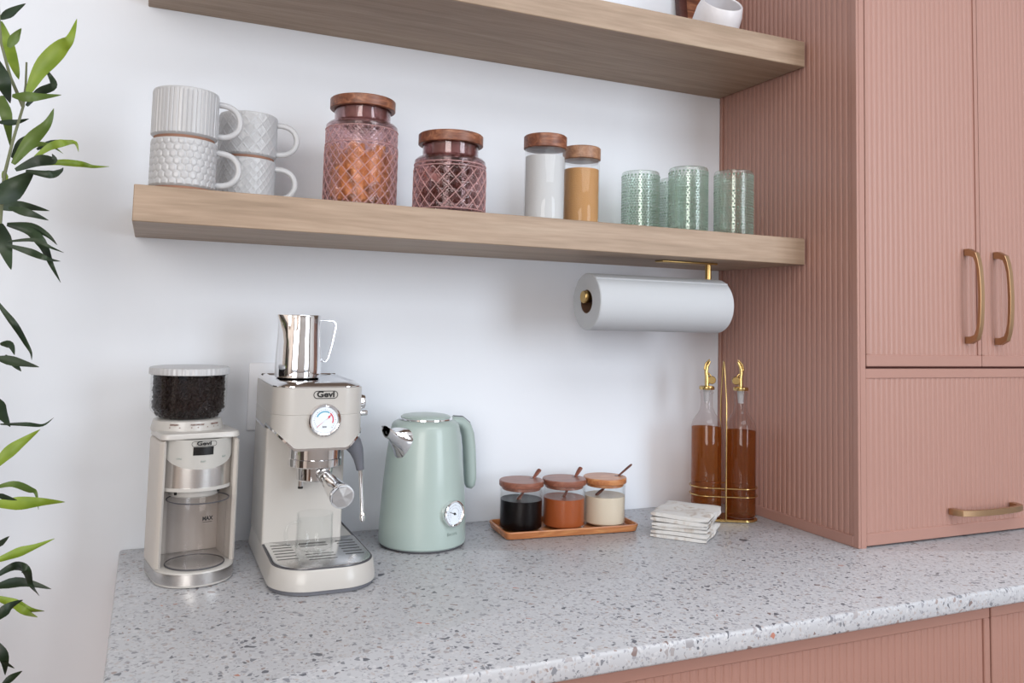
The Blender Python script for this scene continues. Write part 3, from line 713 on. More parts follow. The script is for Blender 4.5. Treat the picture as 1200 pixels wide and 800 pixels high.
canister('clear canister of brown sugar under a lighter wooden lid, behind the salt', (-0.4420, -0.150, ZS), 0.0352, 0.1570, 0.0366, 'sugar', 0.116, 'tan_lid', 1.1)

# ------------------------------------------------------------------ green beaded tumblers
def tumbler_mesh():
    r = 0.0382; H = 0.1295
    rows = []; z = 0.006; k = 0
    while z < H - 0.008:
        big = k % 6 == 3
        rows.append((z, big)); z += 0.0068 if big else 0.0052; k += 1
    nz = 20
    pr = [(0, 0.001), (r - 0.004, 0), (r - 0.0011, 0.0015), (r, 0.003)] + [(r, 0.003 + (H - 0.006) * k / nz) for k in range(1, nz + 1)]
    pr += [(r - 0.0011, H - 0.0011), (r - 0.0018, H), (r - 0.0028, H - 0.001), (r - 0.003, H - 0.004), (r - 0.003, 0.012), (r - 0.006, 0.008), (0, 0.0075)]
    wall = MB().lathe(pr, 96)
    bd = MB()
    for q, (zz, big) in enumerate(rows):
        N = 30 if big else 42; rad = 0.0025 if big else 0.0016; hh = 0.0011 if big else 0.0008
        for j in range(N):
            a = 2 * PI * (j + 0.5 * (q % 2)) / N; c = Vector((math.cos(a), math.sin(a), 0)); s_ = Vector((-c.y, c.x, 0)); o = c * r + Vector((0, 0, zz))
            V = [o + s_ * rad * math.cos(k * PI / 3) + Vector((0, 0, rad * math.sin(k * PI / 3))) - c * 0.0002 for k in range(6)]
            V += [o + (s_ * math.cos(k * PI / 3) + Vector((0, 0, math.sin(k * PI / 3)))) * rad * 0.6 + c * hh * 0.8 for k in range(6)] + [o + c * hh]
            F = [(k, (k + 1) % 6, 6 + (k + 1) % 6, 6 + k) for k in range(6)] + [(6 + k, 6 + (k + 1) % 6, 12) for k in range(6)]
            bd.add(V, F)
    return wall, bd
g0 = empty('tumbler', (0, 0, 0)); wl_, bd_ = tumbler_mesh()
wl_.build('glass_wall', 'green_glass', g0); bd_ = bd_.build('beading', 'green_bead', g0, angle=80); bd_['kind'] = 'stuff'
G = [((-0.2860, -0.116), 'green beaded glass tumbler, leftmost of the row, beside the sugar canister'),
     ((-0.2300, -0.2010), 'green beaded glass tumbler in the middle front, nearest the shelf edge'),
     ((-0.1330, -0.2180), 'green beaded glass tumbler nearest the pink cabinet'),
     ((-0.1755, -0.086), 'green beaded tumbler mostly hidden behind the middle one')]
for k, ((x, y), lb) in enumerate(G):
    o = g0 if k == 0 else copy_tree(g0)
    o.location = (x, y, ZS); o.rotation_euler = (0, 0, k * 0.4); tag(o, lb, 'glass', 'green beaded tumblers on the shelf')

# ------------------------------------------------------------------ upper shelf: cup lying down, dark frame
t = empty('ceramic_cup', (-0.1290, -0.150, ZU)); tag(t, 'rounded white ceramic cup resting tilted on the upper shelf', 'cup')
mt = Matrix.Translation((0, 0, 0.0525)) @ Matrix.Rotation(R(-12), 4, 'Z') @ Matrix.Rotation(R(44), 4, 'X') @ Matrix.Diagonal((1.44, 1.44, 1.42, 1))
MB().lathe([(0, -0.036), (0.020, -0.036), (0.026, -0.033), (0.0325, -0.020), (0.0345, 0), (0.0335, 0.020), (0.030, 0.034), (0.0285, 0.0355), (0.0268, 0.034), (0.030, 0.018), (0.031, 0), (0.029, -0.018), (0.020, -0.030), (0, -0.031)], 64, mat=mt).build('cup_body', 'white_pot', t)
t = empty('wooden_frame', (-0.075, -0.03, ZU)); tag(t, 'dark brown wooden frame leaning on the wall behind the white cup', 'frame')
t.rotation_euler = (R(-7), 0, 0)
mb = MB(); mb.bb(-0.057, -0.035, -0.012, 0.004, 0, 0.24, 0.002); mb.bb(0.035, 0.057, -0.012, 0.004, 0, 0.24, 0.002)
mb.bb(-0.035, 0.035, -0.012, 0.004, 0, 0.022, 0.001); mb.bb(-0.035, 0.035, -0.012, 0.004, 0.218, 0.24, 0.001); mb.build('frame_border', 'frame_wood', t)
MB().bb(-0.036, 0.036, -0.004, 0.0, 0.02, 0.22).build('frame_backing', 'walnut', t)

# ------------------------------------------------------------------ paper towel holder and roll
RY, RZ = -0.178, 0.4335
t = empty('paper_towel_holder', (-0.2, RY, ZC + 0.5197)); tag(t, 'brass paper towel holder screwed under the oak shelf', 'holder')
hz = RZ + 0.0085 - 0.5197
MB().bb(-0.082, 0.050, -0.014, 0.014, -0.004, -0.0001, 0.0015).build('mounting_plate', 'brass', t)
MB().tube([(0.037, 0, -0.003), (0.037, 0, -0.03), (0.037, 0, -0.012 + hz * 0.35), (0.037, 0, hz + 0.0)], 0.0062, 20).build('post', 'brass', t)
MB().tube([(0.042, 0, hz), (-0.1, 0, hz), (-0.238, 0, hz)], 0.0055, 20).build('rod', 'brass', t)
MB().lathe([(0, -0.006), (0.0108, -0.006), (0.0118, -0.0045), (0.0118, 0.0045), (0.0108, 0.006), (0, 0.006)], 40, mat=Matrix.Translation((-0.243, 0, hz)) @ Matrix.Rotation(R(90), 4, 'Y')).build('end_knob', 'brass', t)
t = empty('paper_towel_roll', (-0.2905, RY, ZC + RZ)); tag(t, 'full roll of white paper towel hanging beneath the shelf', 'paper towel')
mr = Matrix.Rotation(R(90), 4, 'Y'); rr = 0.0535; hl = 0.1505
MB().lathe([(0.0222, -hl), (rr - 0.0015, -hl), (rr, -hl + 0.0015), (rr, hl - 0.0015), (rr - 0.0015, hl), (0.0222, hl)], 96, mat=mr).build('paper', 'paper', t)
MB().lathe([(0.0222, -hl + 0.0005), (0.0222, hl - 0.0005), (0.0205, hl - 0.0005), (0.0205, -hl + 0.0005), (0.0222, -hl + 0.0005)], 64, mat=mr).build('cardboard_core', 'core', t)
MB().bb(-hl + 0.001, hl - 0.001, -rr * 0.62, -rr * 0.57, rr * 0.785, rr * 0.832).build('loose_edge', 'paper', t)

# ------------------------------------------------------------------ coffee grinder
def arc_patch(mb, r0, r1, a0, a1, zlo, zhi, n=40, rows=2, c=(0, 0)):
    """curved plate on a cylinder between angles (0 = front, -y), z limits are functions of the angle"""
    loops = []
    for rr in (r0, r1):
        for j in range(rows + 1):
            pass
    V = []; F = []
    for i in range(n + 1):
        a = a0 + (a1 - a0) * i / n; lo = zlo(a) if callable(zlo) else zlo; hi = zhi(a) if callable(zhi) else zhi
        for rr in (r0, r1):
            V += [(c[0] + rr * math.sin(a), c[1] - rr * math.cos(a), lo), (c[0] + rr * math.sin(a), c[1] - rr * math.cos(a), hi)]
    for i in range(n):
        b = i * 4; d = b + 4
        F += [(b + 2, d + 2, d + 3, b + 3), (b, b + 1, d + 1, d), (b, d, d + 2, b + 2), (b + 1, b + 3, d + 3, d + 1)]
    F += [(0, 2, 3, 1), (n * 4, n * 4 + 1, n * 4 + 3, n * 4 + 2)]
    return mb.add(V, F)
def on_cyl(r, a, z, c=(0, 0)):
    """text matrix standing on a cylinder, a = 0 faces -y"""
    return Matrix.Translation((c[0] + r * math.sin(a), c[1] - r * math.cos(a), z)) @ Matrix.Rotation(a, 4, 'Z') @ Matrix.Rotation(R(90), 4, 'X')
t = empty('coffee_grinder', (-1.1150, -0.163, ZC + 0.0001), R(10))
tag(t, 'cream electric coffee grinder with a bean hopper at the counter\'s left end', 'grinder')
bl = rrect(-0.0570, 0.0570, -0.0850, 0.052, (0.0560, 0.0560, 0.02, 0.02), 18)
MB().loft([zl(inset(bl, 0.004), 0), zl(inset(bl, 0.001), 0.0012), zl(inset(bl, 0.0005), 0.0042)]).build('foot', 'cream', t)
MB().loft([zl(bl, 0.0042), zl(bl, 0.0195)]).build('steel_band', 'steel', t)
MB().loft([zl(inset(bl, 0.0004), 0.0196), zl(inset(bl, 0.001), 0.0215), zl(inset(bl, 0.003), 0.0226)]).build('base', 'cream', t)
# U-shaped column: back wall and two side walls, rounded at the top
HB = 0.2155
ou = []   # outer half plan
outer = rrect(-0.0605, 0.0605, -0.040, 0.060, (0.010, 0.010, 0.022, 0.022), 6)
for sx in (-1, 1):
    pl = [(-0.0580, -0.030), (-0.0562, -0.041), (-0.0525, -0.0450), (-0.0490, -0.041), (-0.0480, -0.010), (-0.0480, 0.030), (-0.0480, 0.0495), (-0.053, 0.0480), (-0.0565, 0.042), (-0.0580, 0.034)]
    pl = [(x * (-sx), y) for x, y in pl]
    if sx > 0: pl = pl[::-1]
    loops = [zl(pl, 0.0226), zl(pl, 0.2062 - 0.006)]
    for k in range(1, 6):
        a = R(90 * k / 5); cx = sum(p[0] for p in pl) / len(pl)
        q = [(x if abs(x) < 0.0492 else x - math.copysign(0.012 * (1 - math.cos(a)) * (abs(x) - 0.048) / 0.010, x), y + (0.006 * (1 - math.cos(a)) if y < 0 else 0)) for x, y in pl]
        loops.append(zl(q, 0.2062 - 0.006 + 0.0058 * math.sin(a)))
    MB().loft(loops).build('side_wall', 'cream_side', t)
MB().bb(-0.0480, 0.0480, 0.032, 0.0495, 0.0226, HB - 0.002, 0.001).build('back_wall', 'cream_side', t)
RC = 0.0555; cy = 0.0125
zb_, zc_ = 0.134, 0.168
AM = math.asin(0.0480 / RC)
arc = lambda a: 0.1905 - 0.0275 * math.sqrt(max(0, 1 - (a / (AM * 1.02)) ** 2))
mb = MB()
hl = [(-0.0478, 0.035)] + [(RC * math.sin(-AM + 2 * AM * k / 24), cy - (RC - 0.002) * math.cos(-AM + 2 * AM * k / 24)) for k in range(25)] + [(0.0478, 0.035)]
mb.loft([zl(hl, 0.1335), zl(hl, 0.2065)]); mb.build('head', 'cream', t)
arc_patch(MB(), RC - 0.002, RC + 0.0006, -AM, AM, 0.1355, arc).build('steel_band', 'steel', t)
arc_patch(MB(), RC - 0.002, RC + 0.0016, -AM, AM, arc, 0.2060).build('control_panel', 'panel', t)
arc_patch(MB(), RC - 0.001, RC + 0.0020, -AM, AM, 0.1310, 0.1358).build('lower_lip', 'cream', t)
arc_patch(MB(), RC + 0.0015, RC + 0.0022, -0.255, 0.255, 0.1840, 0.1960, 12).build('display', 'black', t)
def capsule(name, parent, wd, ht, mat, th=0.0010, mt='ink', bg=None):
    mb = MB(); n = 14; o = []; i_ = []
    def loop(w_, h_):
        rr = h_ / 2; L = []
        for k in range(n + 1): a = R(-90 + 180 * k / n); L.append((w_ / 2 - rr + rr * math.cos(a), rr * math.sin(a)))
        for k in range(n + 1): a = R(90 + 180 * k / n); L.append((-w_ / 2 + rr + rr * math.cos(a), rr * math.sin(a)))
        return L
    A = loop(wd, ht); B = loop(wd - 2 * th, ht - 2 * th); N = len(A)
    V = [mat @ Vector((x, y, 0.0004)) for x, y in A] + [mat @ Vector((x, y, 0.0004)) for x, y in B]
    mb.add(V, [(k, (k + 1) % N, N + (k + 1) % N, N + k) for k in range(N)])
    return mb.build(name, mt, parent)
lg = capsule('logo_badge', t, 0.036, 0.0080, on_cyl(RC + 0.0030, 0, 0.2010), 0.0007)
text('Gevi', 0.0082, 'lettering', 'ink', lg, on_cyl(RC + 0.0032, 0, 0.2012), 0.00025, 0.021)
for a, s_ in ((-0.60, 'ON'), (0.0, 'START'), (0.60, 'SET')):
    text(s_, 0.0036, 'button_print', 'grey_ink', t, on_cyl(RC + 0.0018, a, 0.1745 + 0.0075 * abs(a)), 0, 0.0075)
tcp = rrect(-0.0578, 0.0578, -0.0462, 0.0490, (0.014, 0.014, 0.018, 0.018), 8)
MB().loft([zl(inset(tcp, 0.0010), 0.2062), zl(tcp, 0.2075), zl(inset(tcp, 0.0004), HB - 0.0035), zl(inset(tcp, 0.0016), HB - 0.0010), zl(inset(tcp, 0.0045), HB)]).build('top_cap', 'cream', t)
# chute ring and the ground coffee cup
MB().lathe([(0, 0.1190), (0.034, 0.1190), (0.036, 0.121), (0.036, 0.1345), (0, 0.1345)], 48, c=(0, -0.008)).build('chute_ring', 'cream', t)
for sx in (-1, 1): MB().lathe([(0, 0.1235), (0.0018, 0.1235), (0.0022, 0.128), (0, 0.128)], 12, c=(sx * 0.031, -0.030)).build('latch_pin', 'black', t)
cup = empty('grounds_cup', (0, -0.0365, 0.0230)); cup.parent = t
MB().lathe([(0, 0.0015), (0.0405, 0.0015), (0.0425, 0.004), (0.0432, 0.092), (0.0445, 0.0935), (0.0445, 0.0955), (0.0425, 0.0955), (0.0416, 0.092), (0.0408, 0.005), (0, 0.0035)], 72).build('clear_wall', 'smoke_plastic', cup)
tor = [(0.0438 * math.cos(2 * PI * k / 64), 0.0438 * math.sin(2 * PI * k / 64), 0.0950) for k in range(64)]
MB().tube(tor, 0.0009, 8, closed=True).build('rim', 'dark_grey', cup)
tor = [(0.0415 * math.cos(2 * PI * k / 64), 0.0415 * math.sin(2 * PI * k / 64), 0.0012) for k in range(64)]
MB().tube(tor, 0.0010, 8, closed=True).build('bottom_edge', 'dark_grey', cup)
text('MAX', 0.0078, 'lettering', 'ink', cup, on_cyl(0.0440, 0.10, 0.0735), 0.0003, 0.0150)
MB().bb(0.0045 - 0.0065, 0.0045 + 0.0065, -0.0436, -0.0433, 0.0683, 0.0689).build('fill_line', 'ink', cup)
# collar with the grind scale, hopper and lid
cc = (-0.0065, 0.026)
MB().lathe([(0.0, HB - 0.002), (0.0525, HB - 0.002), (0.0530, HB + 0.001), (0.0500, HB + 0.0135), (0.047, HB + 0.0150), (0, HB + 0.0150)], 72, c=cc).build('grind_collar', 'cream', t)
rc_ = 0.0521
for a, s_, w_ in ((-0.58, 'ESPRESSO', 0.0125), (0.06, 'POUR OVER DRIP', 0.0200), (0.62, 'FRENCH PRESS', 0.0150)):
    text(s_, 0.0030, 'scale_print', 'brown_ink', t, on_cyl(rc_ + 0.0002, a, HB + 0.0095, cc) @ Matrix.Rotation(R(-13), 4, 'X'), 0.0001, w_)
for k, a in enumerate((-0.70, -0.42, -0.1, 0.08, 0.36, 0.58, 0.76)):
    MB().add([on_cyl(rc_ + 0.0010, a, HB + 0.0048, cc) @ Vector(p) for p in ((-0.0009, 0, 0), (0.0009, 0, 0), (0.0009, 0.0013, -0.0002), (-0.0009, 0.0013, -0.0002))], [(0, 1, 2, 3)]).build('scale_mark', 'brown_ink', t)
z0 = HB + 0.0145
hop = empty('bean_hopper', (cc[0], cc[1], z0)); hop.parent = t
MB().lathe([(0.040, 0), (0.0440, 0.0008), (0.0545, 0.0130), (0.0560, 0.017), (0.0568, 0.068), (0.0556, 0.068), (0.0545, 0.018), (0.0430, 0.003), (0.040, 0.002)], 80).build('clear_wall', 'glass', hop)
bm_ = MB().lathe([(0, 0.0022), (0.0385, 0.0022), (0.0490, 0.016), (0.0500, 0.065), (0.03, 0.067), (0, 0.0672)], 48); 
rnd = random.Random(3)
bs = []; 
ico = bmesh.new(); bmesh.ops.create_icosphere(ico, subdivisions=2, radius=1); iv = [v.co.copy() for v in ico.verts]; ic = [[v.index for v in f.verts] for f in ico.faces]; ico.free()
nr = 0
for lvl in range(12):
    zz = 0.0065 + lvl * 0.0053
    rr_ = 0.0375 + min(1, zz / 0.0165) * 0.0120
    nb = int(2 * PI * rr_ / 0.0078)
    for k in range(nb):
        a = 2 * PI * (k + 0.5 * (lvl % 2) + rnd.uniform(-.2, .2)) / nb
        e = Euler((rnd.uniform(0, 6), rnd.uniform(0, 6), rnd.uniform(0, 6))).to_matrix()
        p = Vector((rr_ * math.cos(a), rr_ * math.sin(a), min(0.0655, zz + rnd.uniform(-.001, .001))))
        V = []
        for v in iv:
            q = Vector((v.x * 0.0050, v.y * 0.0035, v.z * 0.0024))
            if v.z > 0.2 and abs(v.y) < 0.25: q.z -= 0.0012
            V.append(p + e @ q)
        bm_.add(V, ic)
bn = bm_.build('coffee_beans', 'bean', hop); bn['kind'] = 'stuff'
def fl_(th, i, rr, z): return rr + (0.0006 if rr > 0.058 and z > 0.002 and (th * 48 / (2 * PI)) % 1 < 0.5 else 0)
MB().lathe([(0, 0.0685), (0.0578, 0.0682), (0.0590, 0.0690), (0.0590, 0.0770), (0.0582, 0.0788), (0.0555, 0.0800), (0, 0.0806)], 288, fn=fl_).build('lid', 'mug', hop)

# ------------------------------------------------------------------ espresso machine
t = empty('espresso_machine', (-0.9385, 0, ZC + 0.0001))
tag(t, 'cream espresso machine with chrome top and round pressure gauge', 'coffee machine')
bl = rrect(-0.0765, 0.0815, -0.337, -0.035, (0.058, 0.058, 0.012, 0.012), 14)
MB().loft([zl(inset(bl, 0.006), 0), zl(inset(bl, 0.0025), 0.001), zl(inset(bl, 0.0025), 0.0065)]).build('foot_rim', 'grey_rubber', t)
MB().loft([zl(bl, 0.0066), zl(inset(bl, 0.0002), 0.014), zl(inset(bl, 0.0035), 0.0335), zl(inset(bl, 0.0048), 0.0350)]).build('base', 'cream', t)
MB().loft([zl(inset(bl, 0.0050), 0.0345), zl(inset(bl, 0.0054), 0.0362), zl(inset(bl, 0.0078), 0.0362), zl(inset(bl, 0.0078), 0.0350)], False, False).build('rim_seal', 'dark_grey', t)
tl_ = rrect(-0.0685, 0.0735, -0.329, -0.172, (0.050, 0.050, 0.003, 0.003), 14)
dt = MB().loft([zl(tl_, 0.0348), zl(tl_, 0.0372), zl(inset(tl_, 0.0015), 0.0380)]).build('drip_tray', 'tray_steel', t)
sm = None
slots = []  # black strips on the plate, painted shade in place of open holes
for k in range(6):
    y = -0.200 - k * 0.0155
    slots += [(-0.047 + 0.002 * k * 0, y, 0.030), (0.052, y, 0.028)]
for k in range(3): slots.append((0.002, -0.262 - k * 0.0145, 0.042))
slots += [(0.002, -0.200, 0.042), (0.002, -0.2155, 0.042)]
for (x, y, L) in slots:
    if sm is None:
        so = MB().bb(-0.5, 0.5, -0.0014, 0.0014, 0.03795, 0.03825).build('slot', 'black', dt); sm = so.data
    else: so = obj('slot', sm, dt)
    so.location = (x, y, 0); so.scale = (L, 1, 1)
# column
cl = rrect(-0.0725, 0.0525, -0.178, -0.030, (0.004, 0.004, 0.006, 0.006), 4)
MB().loft([zl(cl, 0.0349), zl(cl, 0.215)]).build('column', 'cream', t)
# head: outline with a lower edge that rises towards the sides
hd = rrect(-0.0725, 0.0665, -0.2525, -0.030, (0.036, 0.034, 0.006, 0.006), 12)
hd2 = []
for i, p in enumerate(hd):
    q = hd[(i + 1) % len(hd)]; L = math.hypot(q[0] - p[0], q[1] - p[1]); n_ = max(1, int(L / 0.012))
    for k in range(n_): hd2.append((p[0] + (q[0] - p[0]) * k / n_, p[1] + (q[1] - p[1]) * k / n_))
hd = hd2
def zbot(x, y):
    if y > -0.165: return 0.214
    return 0.1895 + max(0, abs(x) - 0.040) * 0.9 * (1 if True else 1)
def zb2(x, y):
    b = zbot(x, y)
    if y > -0.20 and y <= -0.165: b = max(b, 0.214 - (-(y + 0.165)) / 0.035 * (0.214 - b)) if abs(x) > 0.05 else b
    return b
L0 = [(x, y, zb2(x, y) + 0.0035) for x, y in hd]
hm = MB()
def lv(d, z): return zl(inset(hd, d), z)
hm.loft([L0, lv(0, 0.2415), lv(0.0007, 0.2421), lv(0.0007, 0.2429), lv(0, 0.2435), lv(0, 0.2830), lv(0.001, 0.2842)]); hm.build('head', 'cream', t)
L1 = [(x, y, zb2(x, y) - 0.0005) for x, y in inset(hd, -0.0012)]; L2 = [(x, y, zb2(x, y) + 0.0035) for x, y in inset(hd, -0.0012)]
L3 = [(x, y, zb2(x, y) + 0.0036) for x, y in inset(hd, 0.0010)]; L4 = [(x, y, zb2(x, y) - 0.0008) for x, y in inset(hd, 0.012)]
MB().loft([L4, L1, L2, L3], True, False).build('lower_trim', 'chrome', t)
tp = MB().loft([lv(0.0006, 0.2843), lv(-0.0006, 0.2848), lv(-0.0006, 0.2862), lv(0.0100, 0.2918), lv(0.0135, 0.2922), lv(0.0155, 0.2905)]).build('top_plate', 'chrome', t, angle=25)
# group, portafilter
MB().lathe([(0, 0.160), (0.040, 0.160), (0.0415, 0.1612), (0.0415, 0.1720), (0.0405, 0.1728), (0.0405, 0.188), (0, 0.188)], 64, c=(0.0, -0.2050)).build('group_head', 'chrome', t)
pf = empty('portafilter', (0.0, -0.2050, 0.160)); pf.parent = t
MB().lathe([(0, -0.0225), (0.0255, -0.0225), (0.0275, -0.0205), (0.0285, -0.002), (0.0325, -0.001), (0.0325, 0.0), (0, 0.0)], 56).build('basket', 'chrome', pf)
MB().tube([(-0.020, 0.004, -0.020), (-0.020, 0.004, -0.033)], 0.0042, 16).build('spout', 'chrome', pf)
MB().tube([(-0.020, 0.004, -0.0331), (-0.020, 0.004, -0.0365)], 0.0040, 16).build('spout_tip', 'black', pf)
A_ = Vector((0.006, -0.026, -0.0085)); B_ = Vector((0.0195, -0.1180, -0.0275)); dr = (B_ - A_)
ts = [0, 0.10, 0.12, 0.22, 0.24, 0.45, 0.75, 0.93, 0.975, 1.0]; rs = [0.0075, 0.0080, 0.0108, 0.0112, 0.0100, 0.0125, 0.0158, 0.0178, 0.0184, 0.0178]
MB().tube([A_ + dr * q for q in ts], rs, 32, flat=1.0).build('grip', 'chrome', pf)
# faceted end disc
dn = dr.normalized(); sx_ = dn.cross(Vector((0, 0, 1))).normalized(); sy_ = sx_.cross(dn)
V = [B_ + dn * 0.0016]; F = []
for k in range(8): V.append(B_ + dn * (0.0003 + 0.0008 * (k % 2)) + (sx_ * math.cos(k * PI / 4 + .3) + sy_ * math.sin(k * PI / 4 + .3)) * 0.0162)
for k in range(8): F.append((0, 1 + k, 1 + (k + 1) % 8))
MB().add(V, F).build('end_disc', 'steel', pf, angle=1)
# steam wand
MB().tube([(0.050, -0.212, 0.200), (0.058, -0.214, 0.191), (0.0635, -0.214, 0.181), (0.0675, -0.213, 0.169), (0.0700, -0.212, 0.158), (0.0715, -0.2115, 0.1500)], [0.0150, 0.0140, 0.0112, 0.0085, 0.0070, 0.0062], 24, flat=1.0).build('steam_boot', 'grey_rubber', t)
sw = MB().tube([(0.0713, -0.2115, 0.152), (0.0735, -0.211, 0.13), (0.0785, -0.208, 0.078)], 0.0033, 16).build('steam_wand', 'chrome', t)
MB().tube([(0.0781, -0.2082, 0.082), (0.0785, -0.208, 0.078), (0.0792, -0.2077, 0.0700), (0.0794, -0.2076, 0.067)], [0.0035, 0.0047, 0.0047, 0.0030], 16).build('steam_tip', 'chrome', sw)
# knobs on the right
MB().lathe([(0, 0), (0.0125, 0), (0.0125, 0.0075), (0.011, 0.0125), (0.006, 0.0140), (0, 0.0140)], 32, mat=Matrix.Translation((0.0665, -0.190, 0.2560)) @ Matrix.Rotation(R(90), 4, 'Y')).build('steam_knob', 'chrome', t)
MB().lathe([(0, 0), (0.0045, 0), (0.0045, 0.0160), (0.0035, 0.0175), (0, 0.0175)], 24, mat=Matrix.Translation((0.0665, -0.193, 0.2380)) @ Matrix.Rotation(R(90), 4, 'Y')).build('lever', 'chrome', t)
# gauge
g = empty('pressure_gauge', (0.0030, -0.2520, 0.2355)); g.parent = t
fr = Matrix.Rotation(R(90), 4, 'X')
MB().lathe([(0, 0), (0.0243, 0), (0.0250, 0.002), (0.0243, 0.0048), (0.0225, 0.0062), (0.0205, 0.0052), (0.0200, 0.0030), (0, 0.0030)], 64, mat=fr).build('bezel', 'chrome', g)
MB().lathe([(0, 0.0031), (0.0198, 0.0031), (0.0198, 0.0034), (0, 0.0034)], 48, mat=fr).build('dial', 'dial', g)
def arcband(mb, r0, r1, a0, a1, z, n=20):
    V = []; F = []
    for k in range(n + 1):
        a = R(a0 + (a1 - a0) * k / n)
        V += [fr @ Vector((r0 * math.cos(a), r0 * math.sin(a), z)), fr @ Vector((r1 * math.cos(a), r1 * math.sin(a), z))]
    for k in range(n): F.append((2 * k, 2 * k + 1, 2 * k + 3, 2 * k + 2))
    return mb.add(V, F)
arcband(MB(), 0.0118, 0.0136, 58, 158, 0.0037).build('scale_band', 'teal', g)
arcband(MB(), 0.0118, 0.0136, -22, 52, 0.0037).build('scale_band', 'red', g)
ml = MB()
for k in range(25):
    a = 225 - 270 * k / 24; arcband(ml, 0.0150, 0.0172 if k % 4 == 0 else 0.0162, a - 0.8, a + 0.8, 0.0037, 1)
ml.build('tick_marks', 'ink', g)
def flatpoly(pts, z): return MB().add([fr @ Vector((x, y, z)) for x, y in pts], [tuple(range(len(pts)))])
flatpoly([(-0.0118, -0.0102), (0.0003, -0.0009), (0.0052, 0.0030), (0.0045, 0.0052), (0.0098, 0.0082), (0.0068, 0.0022), (0.0061, 0.0026), (0.0009, -0.0003), (-0.0112, -0.0109)], 0.0040).build('needle', 'red', g)
text('BAR', 0.0034, 'lettering', 'ink', g, Matrix.Translation((0, -0.0038, -0.0105)) @ fr, 0, 0.0062)
lg = capsule('logo_badge', t, 0.0375, 0.0122, front(0.0035, -0.2528, 0.2735), 0.0011)
text('Gevi', 0.0125, 'lettering', 'ink', lg, front(0.0035, -0.2530, 0.2738), 0.00045, 0.0270)

# glass cup on the drip tray
t = empty('espresso_glass', (-0.9455, -0.2620, ZC + 0.0383), R(0)); tag(t, 'small clear glass cup standing on the espresso machine\'s drip tray', 'glass')
def lip(th, i, rr, z):
    d = abs(((th - R(215) + PI) % (2 * PI)) - PI)
    return rr + (0.0065 * max(0, 1 - d / 0.42) ** 1.5 * max(0, (z - 0.050) / 0.010) if z > 0.050 else 0)
MB().lathe([(0, 0.003), (0.018, 0.003), (0.0255, 0.0), (0.0268, 0.002), (0.0272, 0.010), (0.0265, 0.050), (0.0268, 0.0595), (0.0262, 0.0602), (0.0255, 0.0595), (0.0252, 0.050), (0.0258, 0.011), (0.020, 0.0075), (0, 0.007)], 72, fn=lip).build('glass_body', 'glass', t)
MB().tube([(-0.024, 0, 0.048), (-0.033, 0, 0.048), (-0.041, 0, 0.042), (-0.0425, 0, 0.030), (-0.039, 0, 0.018), (-0.032, 0, 0.013), (-0.025, 0, 0.013)], 0.0028, 12).build('handle', 'glass', t)

# ------------------------------------------------------------------ steel milk pitcher
t = empty('milk_pitcher', (-0.9590, -0.1330, ZC + 0.2908), R(6)); tag(t, 'polished steel milk pitcher standing on the espresso machine', 'pitcher')
Hp = 0.1040
def spout(th, i, rr, z):
    d = abs(((th - R(196) + PI) % (2 * PI)) - PI); k = max(0, (z - 0.055) / (Hp - 0.055))
    return rr + 0.0085 * k ** 2.2 * max(0, 1 - d / 0.55) ** 1.3 - 0.0015 * k * (1 if 0.55 < d < 0.9 else 0)
pr = [(0, 0), (0.0335, 0), (0.0366, 0.002), (0.0374, 0.006), (0.0373, 0.02), (0.0366, 0.04), (0.0354, 0.06), (0.0347, 0.075), (0.0344, 0.090), (0.0346, Hp - 0.001), (0.0341, Hp), (0.0335, Hp - 0.001), (0.0334, 0.085), (0.0338, 0.07), (0.0360, 0.02), (0.034, 0.003), (0, 0.002)]
MB().lathe(pr, 96, fn=spout).build('pitcher_body', 'chrome', t)
P = [(0.0335, 0, 0.0955), (0.046, 0, 0.0958), (0.0560, 0, 0.0948), (0.0598, 0, 0.0912), (0.0606, 0, 0.0850), (0.0556, 0, 0.057), (0.0492, 0, 0.0325), (0.0455, 0, 0.0272), (0.0415, 0, 0.0268), (0.0370, 0, 0.0320)]
MB().sweep(P, (0, 1, 0), 0.0100, 0.0020).build('handle', 'chrome', t)

# ------------------------------------------------------------------ kettle
t = empty('electric_kettle', (-0.7285, -0.1155, ZC + 0.0001)); tag(t, 'mint green electric kettle with chrome spout and dial thermometer', 'kettle')
MB().lathe([(0, 0), (0.068, 0), (0.0735, 0.001), (0.0735, 0.0035), (0, 0.0035)], 96).build('base_ring', 'dark_grey', t)
prof = [(0, 0.0036), (0.074, 0.0036), (0.0762, 0.006), (0.0765, 0.012), (0.0757, 0.040), (0.0738, 0.075), (0.0712, 0.110), (0.0680, 0.145), (0.0645, 0.175), (0.0618, 0.195), (0.0600, 0.205), (0.0570, 0.2105), (0.0500, 0.2140), (0.0475, 0.2150), (0, 0.2150)]
def kr(z):
    for a, b in zip(prof[1:-2], prof[2:-1]):
        if a[1] <= z <= b[1]: return a[0] + (b[0] - a[0]) * (z - a[1]) / (b[1] - a[1])
MB().lathe(prof, 120).build('kettle_body', 'mint', t)
ld = empty('lid', (0, 0, 0.2150)); ld.parent = t
MB().lathe([(0, 0), (0.0470, 0), (0.0480, 0.001), (0.0478, 0.0034), (0.0450, 0.0042), (0, 0.0042)], 80).build('chrome_ring', 'chrome', ld)
MB().lathe([(0, 0.0042), (0.0440, 0.0042), (0.0446, 0.0055), (0.0410, 0.0078), (0.030, 0.0096), (0.015, 0.0106), (0, 0.0110)], 80).build('lid_top', 'mint', ld)
